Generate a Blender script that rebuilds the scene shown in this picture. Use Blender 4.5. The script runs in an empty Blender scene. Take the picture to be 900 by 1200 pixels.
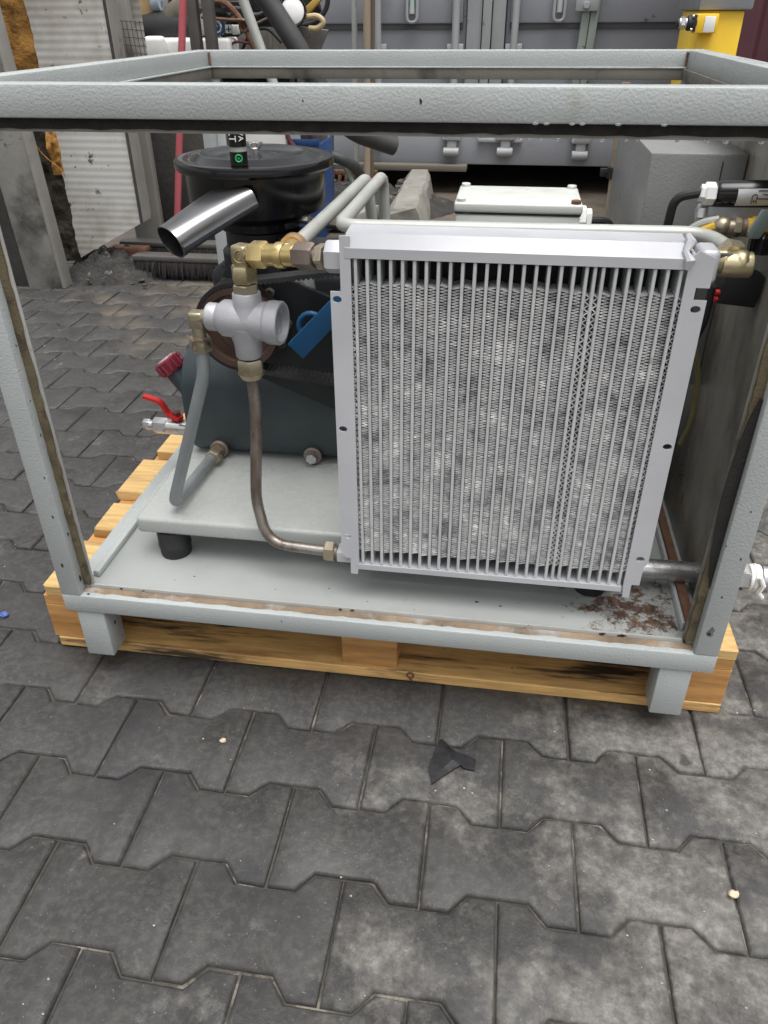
import bpy, bmesh, math, random
from mathutils import Vector, Matrix
random.seed(7)
S = bpy.context.scene
C = S.collection
R = math.radians

# ------------------------------------------------------------------ camera
F_PX, PITCH, YAW, ROLL = 904.73491, 0.57376, -0.15373, -0.00717
CAM = Vector((0.70199, -0.93349, 1.00793))
_cy, _sy, _cp, _sp = math.cos(YAW), math.sin(YAW), math.cos(PITCH), math.sin(PITCH)
FW = Vector((_sy * _cp, _cy * _cp, -_sp))
_r0 = Vector((_cy, -_sy, 0)); _u0 = _r0.cross(FW)
RT = _r0 * math.cos(ROLL) + _u0 * math.sin(ROLL)
UP = -_r0 * math.sin(ROLL) + _u0 * math.cos(ROLL)
cam_d = bpy.data.cameras.new('camera'); cam = bpy.data.objects.new('camera', cam_d); C.objects.link(cam)
m = Matrix.Identity(4)
for i in range(3):
    m[i][0], m[i][1], m[i][2], m[i][3] = RT[i], UP[i], -FW[i], CAM[i]
cam.matrix_world = m
cam_d.sensor_fit = 'VERTICAL'; cam_d.sensor_height = 36.0; cam_d.lens = F_PX / 1200 * 36
cam_d.clip_start = 0.02; cam_d.clip_end = 500
S.camera = cam

# ------------------------------------------------------------------ overcast daylight
EL, AZ = R(77), R(140)
w = bpy.data.worlds.new('World'); S.world = w; w.use_nodes = True
nt = w.node_tree; bg = nt.nodes['Background']
sky = nt.nodes.new('ShaderNodeTexSky'); sky.sky_type = 'NISHITA'; sky.sun_disc = False
sky.sun_elevation = EL; sky.sun_rotation = AZ
sky.air_density = 1.0; sky.dust_density = 5.0; sky.ozone_density = 1.0
hs = nt.nodes.new('ShaderNodeHueSaturation'); hs.inputs['Saturation'].default_value = 0.12
nt.links.new(sky.outputs[0], hs.inputs['Color']); nt.links.new(hs.outputs[0], bg.inputs[0])
bg.inputs[1].default_value = 0.115
sd = bpy.data.lights.new('sun', 'SUN'); sd.energy = 1.5; sd.angle = R(50); sd.color = (1, 0.97, 0.93)
sun = bpy.data.objects.new('sun', sd); C.objects.link(sun)
sdir = Vector((math.sin(AZ) * math.cos(EL), math.cos(AZ) * math.cos(EL), math.sin(EL)))
sun.rotation_euler = sdir.to_track_quat('Z', 'Y').to_euler()
S.view_settings.view_transform = 'Standard'; S.view_settings.look = 'None'
S.view_settings.exposure = 0.84; S.view_settings.gamma = 1.0

# ------------------------------------------------------------------ helpers
def ray(px, py):
    return FW + RT * ((px - 450) / F_PX) - UP * ((py - 600) / F_PX)
def at(px, py, y):                         # the point of the plane y = const seen at that photo pixel
    d = ray(px, py); return CAM + d * ((y - CAM.y) / d.y)
def gz(px, py, z=0.0):
    d = ray(px, py); return CAM + d * ((z - CAM.z) / d.z)
def ax(px, py, x):
    d = ray(px, py); return CAM + d * ((x - CAM.x) / d.x)
V = Vector
ORG = {}

def B(): return bmesh.new()

def box(bm, lo, hi, bev=0.0, seg=2, rot=None, piv=None):
    lo, hi = V(lo), V(hi); c = (lo + hi) / 2; s = hi - lo
    vs = bmesh.ops.create_cube(bm, size=1.0)['verts']
    for v in vs:
        v.co = V((v.co.x * s.x, v.co.y * s.y, v.co.z * s.z)) + c
    if rot is not None:
        p = V(piv) if piv is not None else c
        for v in vs: v.co = rot @ (v.co - p) + p
    if bev:
        es = list({e for v in vs for e in v.link_edges})
        bmesh.ops.bevel(bm, geom=es, offset=bev, segments=seg, affect='EDGES', profile=0.5)

def frame_of(ax_):
    a = V(ax_).normalized()
    t = V((0, 0, 1)) if abs(a.z) < 0.9 else V((1, 0, 0))
    u = a.cross(t).normalized(); return a, u, a.cross(u).normalized()

def lathe(bm, prof, o, ax_, seg=28, ph=0.0):
    a, u, v = frame_of(ax_); o = V(o); rings = []
    for r, t in prof:
        if r < 1e-6: rings.append([bm.verts.new(o + a * t)])
        else:
            rings.append([bm.verts.new(o + a * t + (u * math.cos(ph + 2 * math.pi * k / seg) + v * math.sin(ph + 2 * math.pi * k / seg)) * r) for k in range(seg)])
    for p, q in zip(rings, rings[1:]):
        for k in range(seg):
            k2 = (k + 1) % seg
            if len(p) == 1 and len(q) == 1: continue
            if len(p) == 1: bm.faces.new((p[0], q[k2], q[k]))
            elif len(q) == 1: bm.faces.new((p[k], p[k2], q[0]))
            else: bm.faces.new((p[k], p[k2], q[k2], q[k]))

def cyl(bm, a, b, r, seg=20, ch=None):
    a, b = V(a), V(b); L = (b - a).length; ch = ch if ch is not None else min(r * 0.12, L * 0.2)
    lathe(bm, [(0, 0), (r - ch, 0), (r, ch), (r, L - ch), (r - ch, L), (0, L)], a, b - a, seg)

def hexn(bm, a, b, r, ph=0.3):
    a, b = V(a), V(b); L = (b - a).length
    lathe(bm, [(0, 0), (r * .9, 0), (r, L * .12), (r, L * .88), (r * .9, L), (0, L)], a, b - a, 6, ph)

def fillet(pts, rad, n=7):
    pts = [V(p) for p in pts]; out = [pts[0]]
    for i in range(1, len(pts) - 1):
        p, q, s = pts[i - 1], pts[i], pts[i + 1]
        r = rad if not isinstance(rad, (list, tuple)) else rad[i - 1]
        d1, d2 = (p - q), (s - q); l1, l2 = d1.length, d2.length
        r = min(r, l1 * .48, l2 * .48); a = q + d1 * (r / l1); b = q + d2 * (r / l2)
        for k in range(n + 1):
            t = k / n; out.append(a * (1 - t) ** 2 + q * 2 * t * (1 - t) + b * t * t)
    out.append(pts[-1]); return out

def tube(bm, pts, r, seg=12, cap=True):
    pts = [V(p) for p in pts]; n = len(pts); rings = []; u = None
    for i, p in enumerate(pts):
        t = (pts[min(i + 1, n - 1)] - pts[max(i - 1, 0)]).normalized()
        if u is None: _, u, _ = frame_of(t)
        u = (u - t * u.dot(t)).normalized(); v = t.cross(u)
        rr = r[i] if isinstance(r, (list, tuple)) else r
        rings.append([bm.verts.new(p + (u * math.cos(2 * math.pi * k / seg) + v * math.sin(2 * math.pi * k / seg)) * rr) for k in range(seg)])
    for p, q in zip(rings, rings[1:]):
        for k in range(seg): bm.faces.new((p[k], p[(k + 1) % seg], q[(k + 1) % seg], q[k]))
    if cap: bm.faces.new(rings[0][::-1]); bm.faces.new(rings[-1])

def prism(bm, poly, vec, bev=0.0):
    vec = V(vec); a = [bm.verts.new(V(p)) for p in poly]; b = [bm.verts.new(V(p) + vec) for p in poly]; n = len(a)
    f0 = bm.faces.new(a); f1 = bm.faces.new(b[::-1]); fs = [f0, f1]
    for i in range(n): fs.append(bm.faces.new((a[i], b[i], b[(i + 1) % n], a[(i + 1) % n])))
    if bev:
        es = list({e for f in (f0, f1) for e in f.edges})
        bmesh.ops.bevel(bm, geom=es, offset=bev, segments=2, affect='EDGES', profile=0.5)

def sphere(bm, c, r, sc=(1, 1, 1), sub=2):
    vs = bmesh.ops.create_icosphere(bm, subdivisions=sub, radius=r)['verts']
    for v in vs: v.co = V((v.co.x * sc[0], v.co.y * sc[1], v.co.z * sc[2])) + V(c)
    return vs

def part(name, bm, mat, parent=None, kind=None, sharp=35, origin=None):
    """link one bmesh (built in world coordinates) as ONE mesh object"""
    o0 = ORG[parent] if parent is not None else (V(origin) if origin is not None else None)
    if o0 is None:
        xs = [v.co for v in bm.verts]
        o0 = V(((min(v.x for v in xs) + max(v.x for v in xs)) / 2, (min(v.y for v in xs) + max(v.y for v in xs)) / 2, min(v.z for v in xs)))
    bmesh.ops.recalc_face_normals(bm, faces=bm.faces)
    for v in bm.verts: v.co = v.co - o0
    me = bpy.data.meshes.new(name); bm.to_mesh(me); bm.free()
    me.polygons.foreach_set('use_smooth', [True] * len(me.polygons))
    me.set_sharp_from_angle(angle=R(sharp))
    me.materials.append(mat)
    o = bpy.data.objects.new(name, me); C.objects.link(o)
    ORG[o] = o0
    if parent is not None: o.parent = parent
    else: o.location = o0
    if kind: o['kind'] = kind
    return o

def tag(o, label, cat, group=None):
    o['label'] = label; o['category'] = cat
    if group: o['group'] = group
    return o

def thing(name, loc, label, cat, group=None):
    o = bpy.data.objects.new(name, None); o.empty_display_size = 0.05; C.objects.link(o)
    o.location = loc; ORG[o] = V(loc); return tag(o, label, cat, group)

def one(name, bm, mat, label, cat, group=None, sharp=35):
    return tag(part(name, bm, mat, sharp=sharp), label, cat, group)

def text_part(name, txt, size, pos, xdir, ydir, mat, parent, depth=0.0006):
    cu = bpy.data.curves.new('lettering', 'FONT'); cu.body = txt; cu.size = size; cu.align_x = 'CENTER'; cu.align_y = 'CENTER'; cu.extrude = depth
    t = bpy.data.objects.new('lettering_source', cu); C.objects.link(t)
    bpy.context.view_layer.update()
    me = bpy.data.meshes.new_from_object(t.evaluated_get(bpy.context.evaluated_depsgraph_get()))
    bpy.data.objects.remove(t)
    bm = B(); bm.from_mesh(me); X, Y = V(xdir).normalized(), V(ydir).normalized(); Z = X.cross(Y)
    for v in bm.verts: v.co = V(pos) + X * v.co.x + Y * v.co.y + Z * v.co.z
    return part(name, bm, mat, parent)

# ------------------------------------------------------------------ materials
def sc(c, k): return tuple(min(1, max(0, x * k)) for x in c[:3]) + (1,)
def M(name, col, rough=.5, metal=0.0, var=.12, vs=8, bump=0.0, bs=120, bd=.002, spots=(), stretch=None, world=False, rvar=.1, spec=.5):
    """principled + noise tint; spots = (colour, noise scale, threshold, softness) wear or glare patches"""
    mt = bpy.data.materials.new(name); mt.use_nodes = True; n = mt.node_tree; L = n.links.new
    p = n.nodes['Principled BSDF']
    if world:
        g = n.nodes.new('ShaderNodeNewGeometry'); co = g.outputs['Position']
    else:
        tc = n.nodes.new('ShaderNodeTexCoord'); oi = n.nodes.new('ShaderNodeObjectInfo')
        mu = n.nodes.new('ShaderNodeVectorMath'); mu.operation = 'SCALE'; mu.inputs[0].default_value = (7, 11, 5); L(oi.outputs['Random'], mu.inputs['Scale'])
        ad = n.nodes.new('ShaderNodeVectorMath'); ad.operation = 'ADD'; L(tc.outputs['Object'], ad.inputs[0]); L(mu.outputs[0], ad.inputs[1]); co = ad.outputs[0]
    if stretch:
        mp = n.nodes.new('ShaderNodeVectorMath'); mp.operation = 'MULTIPLY'; mp.inputs[1].default_value = stretch; L(co, mp.inputs[0]); sco = mp.outputs[0]
    else: sco = co
    def noise(scale, c=co, det=5, rg=.6):
        x = n.nodes.new('ShaderNodeTexNoise'); x.inputs['Scale'].default_value = scale; x.inputs['Detail'].default_value = det; x.inputs['Roughness'].default_value = rg; L(c, x.inputs['Vector']); return x.outputs['Fac']
    def rmp(s, a, b):
        r_ = n.nodes.new('ShaderNodeMapRange'); r_.inputs['From Min'].default_value = a; r_.inputs['From Max'].default_value = b; L(s, r_.inputs['Value']); return r_.outputs[0]
    def mix(f, a, b):
        x = n.nodes.new('ShaderNodeMix'); x.data_type = 'RGBA'; L(f, x.inputs[0])
        for k, q in ((6, a), (7, b)):
            if isinstance(q, tuple): x.inputs[k].default_value = q
            else: L(q, x.inputs[k])
        return x.outputs[2]
    out = mix(rmp(noise(vs, sco), .3, .7), sc(col, 1 - var), sc(col, 1 + var))
    for sp in spots:
        out = mix(rmp(noise(sp[1], sco, 6, .65), sp[2], sp[2] + sp[3]), out, sc(sp[0], 1))
    L(out, p.inputs['Base Color'])
    L(rmp2(n, noise(vs * 3, co), rough - rvar, rough + rvar), p.inputs['Roughness'])
    p.inputs['Metallic'].default_value = metal; p.inputs['Specular IOR Level'].default_value = spec
    if bump:
        b = n.nodes.new('ShaderNodeBump'); b.inputs['Strength'].default_value = bump; b.inputs['Distance'].default_value = bd
        L(noise(bs, sco, 3, .5), b.inputs['Height']); L(b.outputs[0], p.inputs['Normal'])
    return mt
def rmp2(n, s, a, b):
    r_ = n.nodes.new('ShaderNodeMapRange'); r_.inputs['From Min'].default_value = .3; r_.inputs['From Max'].default_value = .7
    r_.inputs['To Min'].default_value = max(0.03, a); r_.inputs['To Max'].default_value = min(1, b); n.links.new(s, r_.inputs['Value']); return r_.outputs[0]

RUST = (.10, .045, .02); DIRT = (.035, .03, .024)
m_paint = M('grey_hammered_paint', (.375, .40, .395), .33, 0, .08, 5, .55, 300, .0015, spots=[((.26, .25, .22), 5, .62, .14), ((.14, .13, .11), 17, .69, .05), (DIRT, 34, .725, .02)])
m_floor = M('grey_floor_paint', (.31, .325, .315), .42, 0, .10, 4, .3, 260, .001, spots=[((.2, .19, .17), 9, .66, .12), (DIRT, 70, .74, .02)])
m_tray = M('grey_tray_paint', (.38, .395, .38), .28, 0, .06, 5, .45, 240, .0014, spots=[((.25, .24, .2), 6, .68, .1)])
m_panelin = M('dirty_panel_paint', (.26, .245, .21), .36, 0, .25, 2.5, .2, 150, .001, stretch=(1, 1, .45), spots=[((.085, .073, .058), 5, .47, .16), ((.30, .28, .23), 4, .62, .12), ((.03, .026, .022), 9, .64, .06)])
m_gasket = M('perished_gasket', (.115, .092, .052), .8, 0, .35, 25, .6, 300, .002, spots=[((.04, .032, .022), 16, .55, .1), ((.20, .165, .10), 30, .62, .08)])
m_flbrown = M('grimy_flange', (.15, .14, .12), .6, 0, .2, 10, .2, 200, .001, spots=[((.06, .055, .045), 9, .52, .15), ((.26, .25, .22), 14, .66, .1)])
m_gblack = M('black_gasket', (.014, .013, .012), .75, 0, .4, 25, .6, 300, .002, spots=[((.09, .07, .045), 22, .64, .08)])
m_grust = M('rusty_gasket_bed', (.20, .145, .095), .75, 0, .45, 14, .6, 250, .002, spots=[((.32, .31, .29), 9, .50, .12), ((.26, .15, .06), 20, .62, .06), ((.05, .035, .025), 24, .62, .06)])
m_flange = M('flange_paint', (.34, .34, .32), .5, 0, .15, 10, .2, 200, .001, spots=[(DIRT, 25, .66, .04), ((.2, .13, .07), 14, .63, .08)])
m_rust = M('rust', (.14, .07, .04), .85, 0, .35, 25, .6, 180, .002, spots=[((.26, .25, .23), 14, .62, .06)])
m_alu = M('silver_cooler_paint', (.56, .57, .60), .42, .25, .06, 6, .12, 160, .0008, spots=[((.4, .39, .37), 5, .66, .2), ((.2, .18, .16), 50, .76, .02)])
m_bar = M('aluminium_tube', (.64, .66, .665), .36, .35, .12, 14, .15, 60, .001, spots=[((.36, .35, .33), 22, .63, .1)])
m_dark = M('dark_interior', (.03, .03, .032), .6, .3, .3, 20)
m_silver = M('cast_silver_paint', (.42, .425, .45), .42, .3, .08, 15, .35, 300, .001, spots=[((.36, .36, .36), 20, .66, .1)])
m_brass = M('brass', (.50, .43, .27), .34, .9, .18, 25, .15, 120, .001, spots=[((.3, .24, .13), 20, .62, .1)])
m_ybrass = M('yellowed_brass', (.64, .49, .22), .32, .85, .12, 18, .12, 120, .001, spots=[((.45, .32, .12), 14, .64, .08)])
m_bronze = M('zinc_plated_nut', (.42, .37, .27), .40, .8, .2, 30, .15, 100, .001, spots=[((.14, .1, .07), 26, .6, .08)])
m_brownnut = M('brown_nut', (.24, .19, .165), .48, .6, .2, 30, .1, 100, .001)
m_steel = M('bright_steel', (.55, .55, .55), .3, .9, .15, 30, .1, 120, .001, spots=[((.25, .23, .2), 30, .64, .06)])
m_tubeg = M('grey_painted_tube', (.25, .27, .275), .38, .3, .1, 14, .1, 90, .001, spots=[((.22, .21, .19), 24, .63, .1)])
m_tubew = M('pale_grey_tube', (.40, .41, .385), .38, .2, .1, 12, .12, 90, .001, spots=[((.22, .20, .165), 16, .60, .12), ((.5, .5, .48), 30, .66, .06)])
m_tuber = M('rust_streaked_tube', (.27, .25, .225), .34, .65, .2, 16, .2, 90, .001, stretch=(1, 1, .35), spots=[((.13, .075, .05), 14, .44, .16), ((.075, .04, .028), 26, .58, .08), ((.55, .53, .5), 40, .66, .04)])
m_tank = M('slate_tank_paint', (.036, .050, .056), .40, 0, .16, 6, .2, 110, .001, spots=[((.055, .06, .06), 9, .66, .12)])
m_cast = M('black_casting', (.014, .016, .018), .5, .1, .3, 14, .3, 120, .001)
m_blackgl = M('glossy_black_lacquer', (.006, .006, .0065), .20, 0, .15, 6, rvar=.04, spec=.45)
m_snout = M('satin_black_sheet', (.30, .30, .31), .34, 1.0, .08, 6, rvar=.04)
m_rubber = M('black_rubber', (.016, .016, .017), .62, 0, .2, 20, .15, 150, .001, spots=[((.06, .06, .06), 24, .68, .08)])
m_belt = M('ribbed_belt', (.024, .024, .025), .7, 0, .3, 40, .4, 500, .001)
m_pulley = M('rusty_pulley', (.095, .056, .042), .6, .4, .25, 14, .25, 120, .001)
m_red = M('red_plastic', (.52, .02, .02), .35, 0, .12, 12)
m_cap = M('glare_spotted_red_cap', (.24, .03, .05), .25, .3, .15, 10, spots=[((.72, .66, .66), 11, .58, .06)])  # pale spots put the bright sky reflection into the red
m_blue = M('blue_paint', (.008, .085, .21), .5, 0, .12, 12, .1, 100)
m_yel = M('yellow_paint', (.86, .56, .03), .45, 0, .08, 4, .1, 80, spots=[((.3, .2, .03), 18, .68, .06)])
m_ytape = M('yellow_tape', (.60, .38, .03), .5, 0, .2, 20)
m_white = M('white_plastic', (.78, .78, .76), .4, 0, .04, 6, spots=[((.35, .34, .32), 9, .70, .08)])
m_cream = M('cream_enamel', (.54, .56, .525), .38, 0, .05, 10, .2, 160, .0008, spots=[((.3, .29, .25), 28, .68, .05), ((.16, .1, .06), 40, .735, .02)])
m_label = M('silver_label', (.66, .67, .68), .4, 0, .06, 10)
m_green = M('green_print', (.02, .5, .16), .5, 0, .1, 10)
m_print = M('white_print', (.75, .75, .75), .6, 0, .05, 10)
m_cnt = M('container_paint', (.30, .315, .345), .5, 0, .09, 1.5, .1, 60, .001, spots=[((.13, .125, .13), 7, .70, .03), ((.2, .2, .21), 2.2, .60, .2), (RUST, 11, .76, .02)])
m_cntbar = M('container_bar_paint', (.36, .375, .385), .5, 0, .1, 5, spots=[((.2, .17, .14), 9, .64, .06)])
m_cntgr = M('greenish_bar_paint', (.30, .35, .31), .5, 0, .12, 6, spots=[(RUST, 14, .66, .05)])
m_cntdk = M('under_shade_black', (.012, .012, .013), .8)
m_maroon = M('maroon_container_paint', (.075, .022, .032), .55, 0, .15, 3, spots=[((.03, .015, .018), 5, .6, .15)])
m_conc = M('weathered_concrete', (.24, .23, .205), .85, 0, .2, 7, .5, 70, .004, spots=[((.12, .115, .10), 5, .56, .15), ((.34, .33, .30), 22, .66, .06)])
m_post = M('grimy_board', (.23, .225, .205), .75, 0, .22, 5, .3, 60, .003, spots=[((.075, .07, .06), 3.5, .46, .15), ((.33, .325, .3), 12, .63, .1), ((.05, .047, .042), 16, .63, .06)])
m_foam = M('weathered_foam', (.38, .19, .045), .9, 0, .3, 9, .9, 55, .008, spots=[((.12, .07, .035), 3.2, .60, .12)])
m_foamdk = M('dark_brown_foam', (.055, .045, .036), .95, 0, .35, 9, .9, 50, .012, spots=[((.12, .08, .035), 6, .62, .08)])  # very dark brown, used for the lower foam
m_sheet = M('white_sheet_metal', (.50, .495, .47), .55, 0, .07, 3, .05, 50, spots=[((.27, .245, .20), 2.0, .46, .22), ((.09, .085, .075), 12, .62, .05), ((.12, .11, .1), 30, .66, .03), ((.34, .33, .30), 4, .6, .1)])
m_trim = M('grey_trim', (.27, .26, .24), .6, 0, .15, 6, .2, 50, spots=[((.14, .125, .11), 5, .58, .15)])
m_dkboard = M('dark_boards', (.045, .042, .038), .85, 0, .3, 8, .5, 50, .004)  # near-black board tone with random variation
m_brown = M('brown_board', (.13, .10, .07), .8, 0, .25, 6, .3, 60, stretch=(1, 1, .15))
m_heap = M('dark_rubble', (.032, .030, .028), .9, 0, .5, 14, .9, 60, .012, spots=[((.16, .155, .14), 18, .60, .08), ((.14, .10, .06), 7, .64, .1)])  # near-black rubble with paler and brown spots
m_brist = M('dark_bristles', (.022, .018, .018), .9, 0, .5, 60, stretch=(1, 1, .25))
m_bristr = M('red_bristles', (.25, .085, .07), .85, 0, .4, 60)
m_pink = M('faded_red_handle', (.52, .12, .14), .5, 0, .1, 8)
m_gpole = M('green_handle', (.035, .27, .09), .5, 0, .1, 8)
m_wood = M('weathered_timber', (.33, .27, .20), .75, 0, .2, 10, .2, 80, stretch=(1, 1, .1))
m_dpole = M('dark_grey_post', (.075, .07, .065), .6, 0, .2, 10)
m_hose = M('grey_black_hose', (.045, .046, .047), .6, 0, .2, 10, .2, 60)
m_drum = M('greased_grey_cover', (.17, .16, .145), .6, 0, .3, 8, .3, 50, spots=[((.05, .05, .045), 8, .55, .1)])
m_ochre = M('ochre_insulation', (.36, .25, .13), .8, 0, .25, 12, .3, 60)
m_dkred = M('maroon_hose', (.13, .035, .03), .55, 0, .2, 10)
m_teal = M('zinc_bracket', (.34, .42, .41), .35, .5, .1, 10)
m_lamp = M('lamp_glass', (.85, .85, .85), .15, 0, .02, 5)
m_crate = M('blue_crate', (.015, .06, .20), .45, 0, .12, 8)
m_tan = M('tan_stone', (.50, .40, .28), .8, 0, .2, 40)
m_scrap = M('black_tape_scrap', (.010, .010, .012), .5, 0, .4, 30, .4, 90, .002, spots=[((.08, .08, .08), 60, .68, .05)])
m_litter = M('pale_grit', (.34, .32, .285), .85, 0, .3, 50)

def wood_mat(name, col, stain):
    return M(name, col, .65, 0, .22, 9, .35, 60, .0015, stretch=(1, 9, 9), spots=[(stain, 1.6, .54, .12), (sc(col, .5)[:3], 5, .70, .05)])
m_pine = wood_mat('fresh_pine', (.58, .38, .155), (.34, .20, .075))
m_pineo = wood_mat('orange_pine', (.50, .26, .085), (.33, .15, .045))
m_pinest = M('oil_stained_pine', (.62, .38, .14), .65, 0, .25, 9, .35, 60, .0015, stretch=(1, 9, 9), spots=[((.34, .18, .06), 2.5, .52, .15), ((.05, .035, .022), 2.6, .515, .10)])

def paver_mat():
    mt = bpy.data.materials.new('wet_concrete_paver'); mt.use_nodes = True; n = mt.node_tree; L = n.links.new; p = n.nodes['Principled BSDF']
    g = n.nodes.new('ShaderNodeNewGeometry'); P = g.outputs['Position']; oi = n.nodes.new('ShaderNodeObjectInfo')
    def noise(s, d=5, rg=.6, off=0):
        x = n.nodes.new('ShaderNodeTexNoise'); x.inputs['Scale'].default_value = s; x.inputs['Detail'].default_value = d; x.inputs['Roughness'].default_value = rg
        a = n.nodes.new('ShaderNodeVectorMath'); a.inputs[1].default_value = (off, off * 2.3, off); L(P, a.inputs[0]); L(a.outputs[0], x.inputs['Vector']); return x.outputs['Fac']
    def mr(s, a, b, c=0, d=1):
        x = n.nodes.new('ShaderNodeMapRange'); x.inputs['From Min'].default_value = a; x.inputs['From Max'].default_value = b; x.inputs['To Min'].default_value = c; x.inputs['To Max'].default_value = d; L(s, x.inputs['Value']); return x.outputs[0]
    def ma(op, a, b):
        x = n.nodes.new('ShaderNodeMath'); x.operation = op; x.use_clamp = op != 'ADD'
        for k, q in ((0, a), (1, b)):
            if isinstance(q, (int, float)): x.inputs[k].default_value = q
            else: L(q, x.inputs[k])
        return x.outputs[0]
    def mix(f, a, b):
        x = n.nodes.new('ShaderNodeMix'); x.data_type = 'RGBA'; L(f, x.inputs[0])
        for k, q in ((6, a), (7, b)):
            if isinstance(q, tuple): x.inputs[k].default_value = q + (1,)
            else: L(q, x.inputs[k])
        return x.outputs[2]
    base = mix(mr(noise(11), .3, .7), (.021, .0205, .0205), (.048, .0465, .0455))
    base = mix(mr(oi.outputs['Random'], 0, 1, 0, .35), base, (.028, .028, .030))
    sx = n.nodes.new('ShaderNodeSeparateXYZ'); L(P, sx.inputs[0])
    # pale patches spread towards the front right of the yard, fewer at the back left
    pale_bias = mr(ma('ADD', sx.outputs['X'], ma('MULTIPLY', sx.outputs['Y'], -.35)), .35, 1.25, -.02, .20)
    pat = mr(ma('ADD', noise(6, 8, .74, 3), pale_bias), .585, .71)
    fine = mr(noise(60, 4, .7, 5), .35, .65, .25, 1)
    base = mix(ma('MULTIPLY', ma('MULTIPLY', pat, fine), .85), base, (.225, .215, .195))
    base = mix(mr(noise(75, 5, .7, 41), .44, .62, 0, .45), base, (.082, .077, .069))
    base = mix(mr(noise(3.3, 6, .7, 9), .55, .68, 0, .8), base, (.024, .024, .026))
    base = mix(mr(noise(5, 7, .75, 51), .645, .70, 0, .6), base, (.22, .212, .198))
    base = mix(mr(noise(9, 3, .5, 13), .71, .735, 0, .8), base, (.018, .018, .019))
    base = mix(mr(noise(330, 2, .5, 2), .70, .74, 0, .6), base, (.22, .21, .195))
    dd = n.nodes.new('ShaderNodeVectorMath'); dd.operation = 'DISTANCE'; dd.inputs[1].default_value = (-.55, 2.05, 0); L(P, dd.inputs[0])
    tan_ = ma('ADD', noise(4, 5, .65, 31), mr(dd.outputs['Value'], .1, .9, .10, -.3))
    base = mix(mr(tan_, .48, .66, 0, .7), base, (.125, .102, .074))
    L(base, p.inputs['Base Color'])
    L(mr(noise(6, 4, .6, 4), .35, .65, .44, .80), p.inputs['Roughness'])
    b = n.nodes.new('ShaderNodeBump'); b.inputs['Strength'].default_value = .7; b.inputs['Distance'].default_value = .0018
    L(ma('ADD', noise(190, 5, .75), ma('MULTIPLY', noise(24, 3), .35)), b.inputs['Height']); L(b.outputs[0], p.inputs['Normal'])
    return mt
m_paver = paver_mat()
m_joint = M('joint_sand', (.055, .05, .043), .95, 0, .4, 30, .8, 200, .004, world=True, spots=[((.20, .18, .15), 14, .54, .1)])
m_dirt = M('oily_packed_dirt', (.105, .085, .066), .75, 0, .3, 3, .6, 40, .006, world=True, spots=[((.05, .045, .04), 2.2, .55, .15), ((.24, .22, .19), 60, .72, .05)])

def fin_mat():
    mt = M('folded_aluminium_fin', (.55, .545, .56), .32, .75, .2, 40)
    n = mt.node_tree; L = n.links.new; p = n.nodes['Principled BSDF']
    g = n.nodes.new('ShaderNodeNewGeometry')
    def nz(sc_, det, rg):
        x = n.nodes.new('ShaderNodeTexNoise'); x.inputs['Scale'].default_value = sc_; x.inputs['Detail'].default_value = det; x.inputs['Roughness'].default_value = rg
        L(g.outputs['Position'], x.inputs['Vector']); return x.outputs['Fac']
    a_ = n.nodes.new('ShaderNodeMath'); a_.operation = 'MULTIPLY_ADD'; L(nz(70, 3, .7), a_.inputs[0]); a_.inputs[1].default_value = .55; L(nz(26, 5, .62), a_.inputs[2])
    r = n.nodes.new('ShaderNodeValToRGB'); e = r.color_ramp.elements
    e[0].position = .60; e[0].color = (.27, .265, .27, 1); e[1].position = .71; e[1].color = (.50, .495, .505, 1)
    for p_, c_ in ((.80, (.62, .615, .61, 1)),):
        el = r.color_ramp.elements.new(p_); el.color = c_
    L(a_.outputs[0], r.inputs[0])
    mr_ = n.nodes.new('ShaderNodeMapRange'); mr_.inputs['From Min'].default_value = .86; mr_.inputs['From Max'].default_value = .96; L(a_.outputs[0], mr_.inputs['Value'])
    mx = n.nodes.new('ShaderNodeMix'); mx.data_type = 'RGBA'; L(mr_.outputs[0], mx.inputs[0]); L(r.outputs[0], mx.inputs[6]); mx.inputs[7].default_value = (.95, .95, .94, 1)  # near-white patches paint glints onto the fins
    L(mx.outputs[2], p.inputs['Base Color'])
    return mt
m_fin = fin_mat(); m_fin.node_tree.nodes['Principled BSDF'].inputs['Metallic'].default_value = .15

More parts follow.
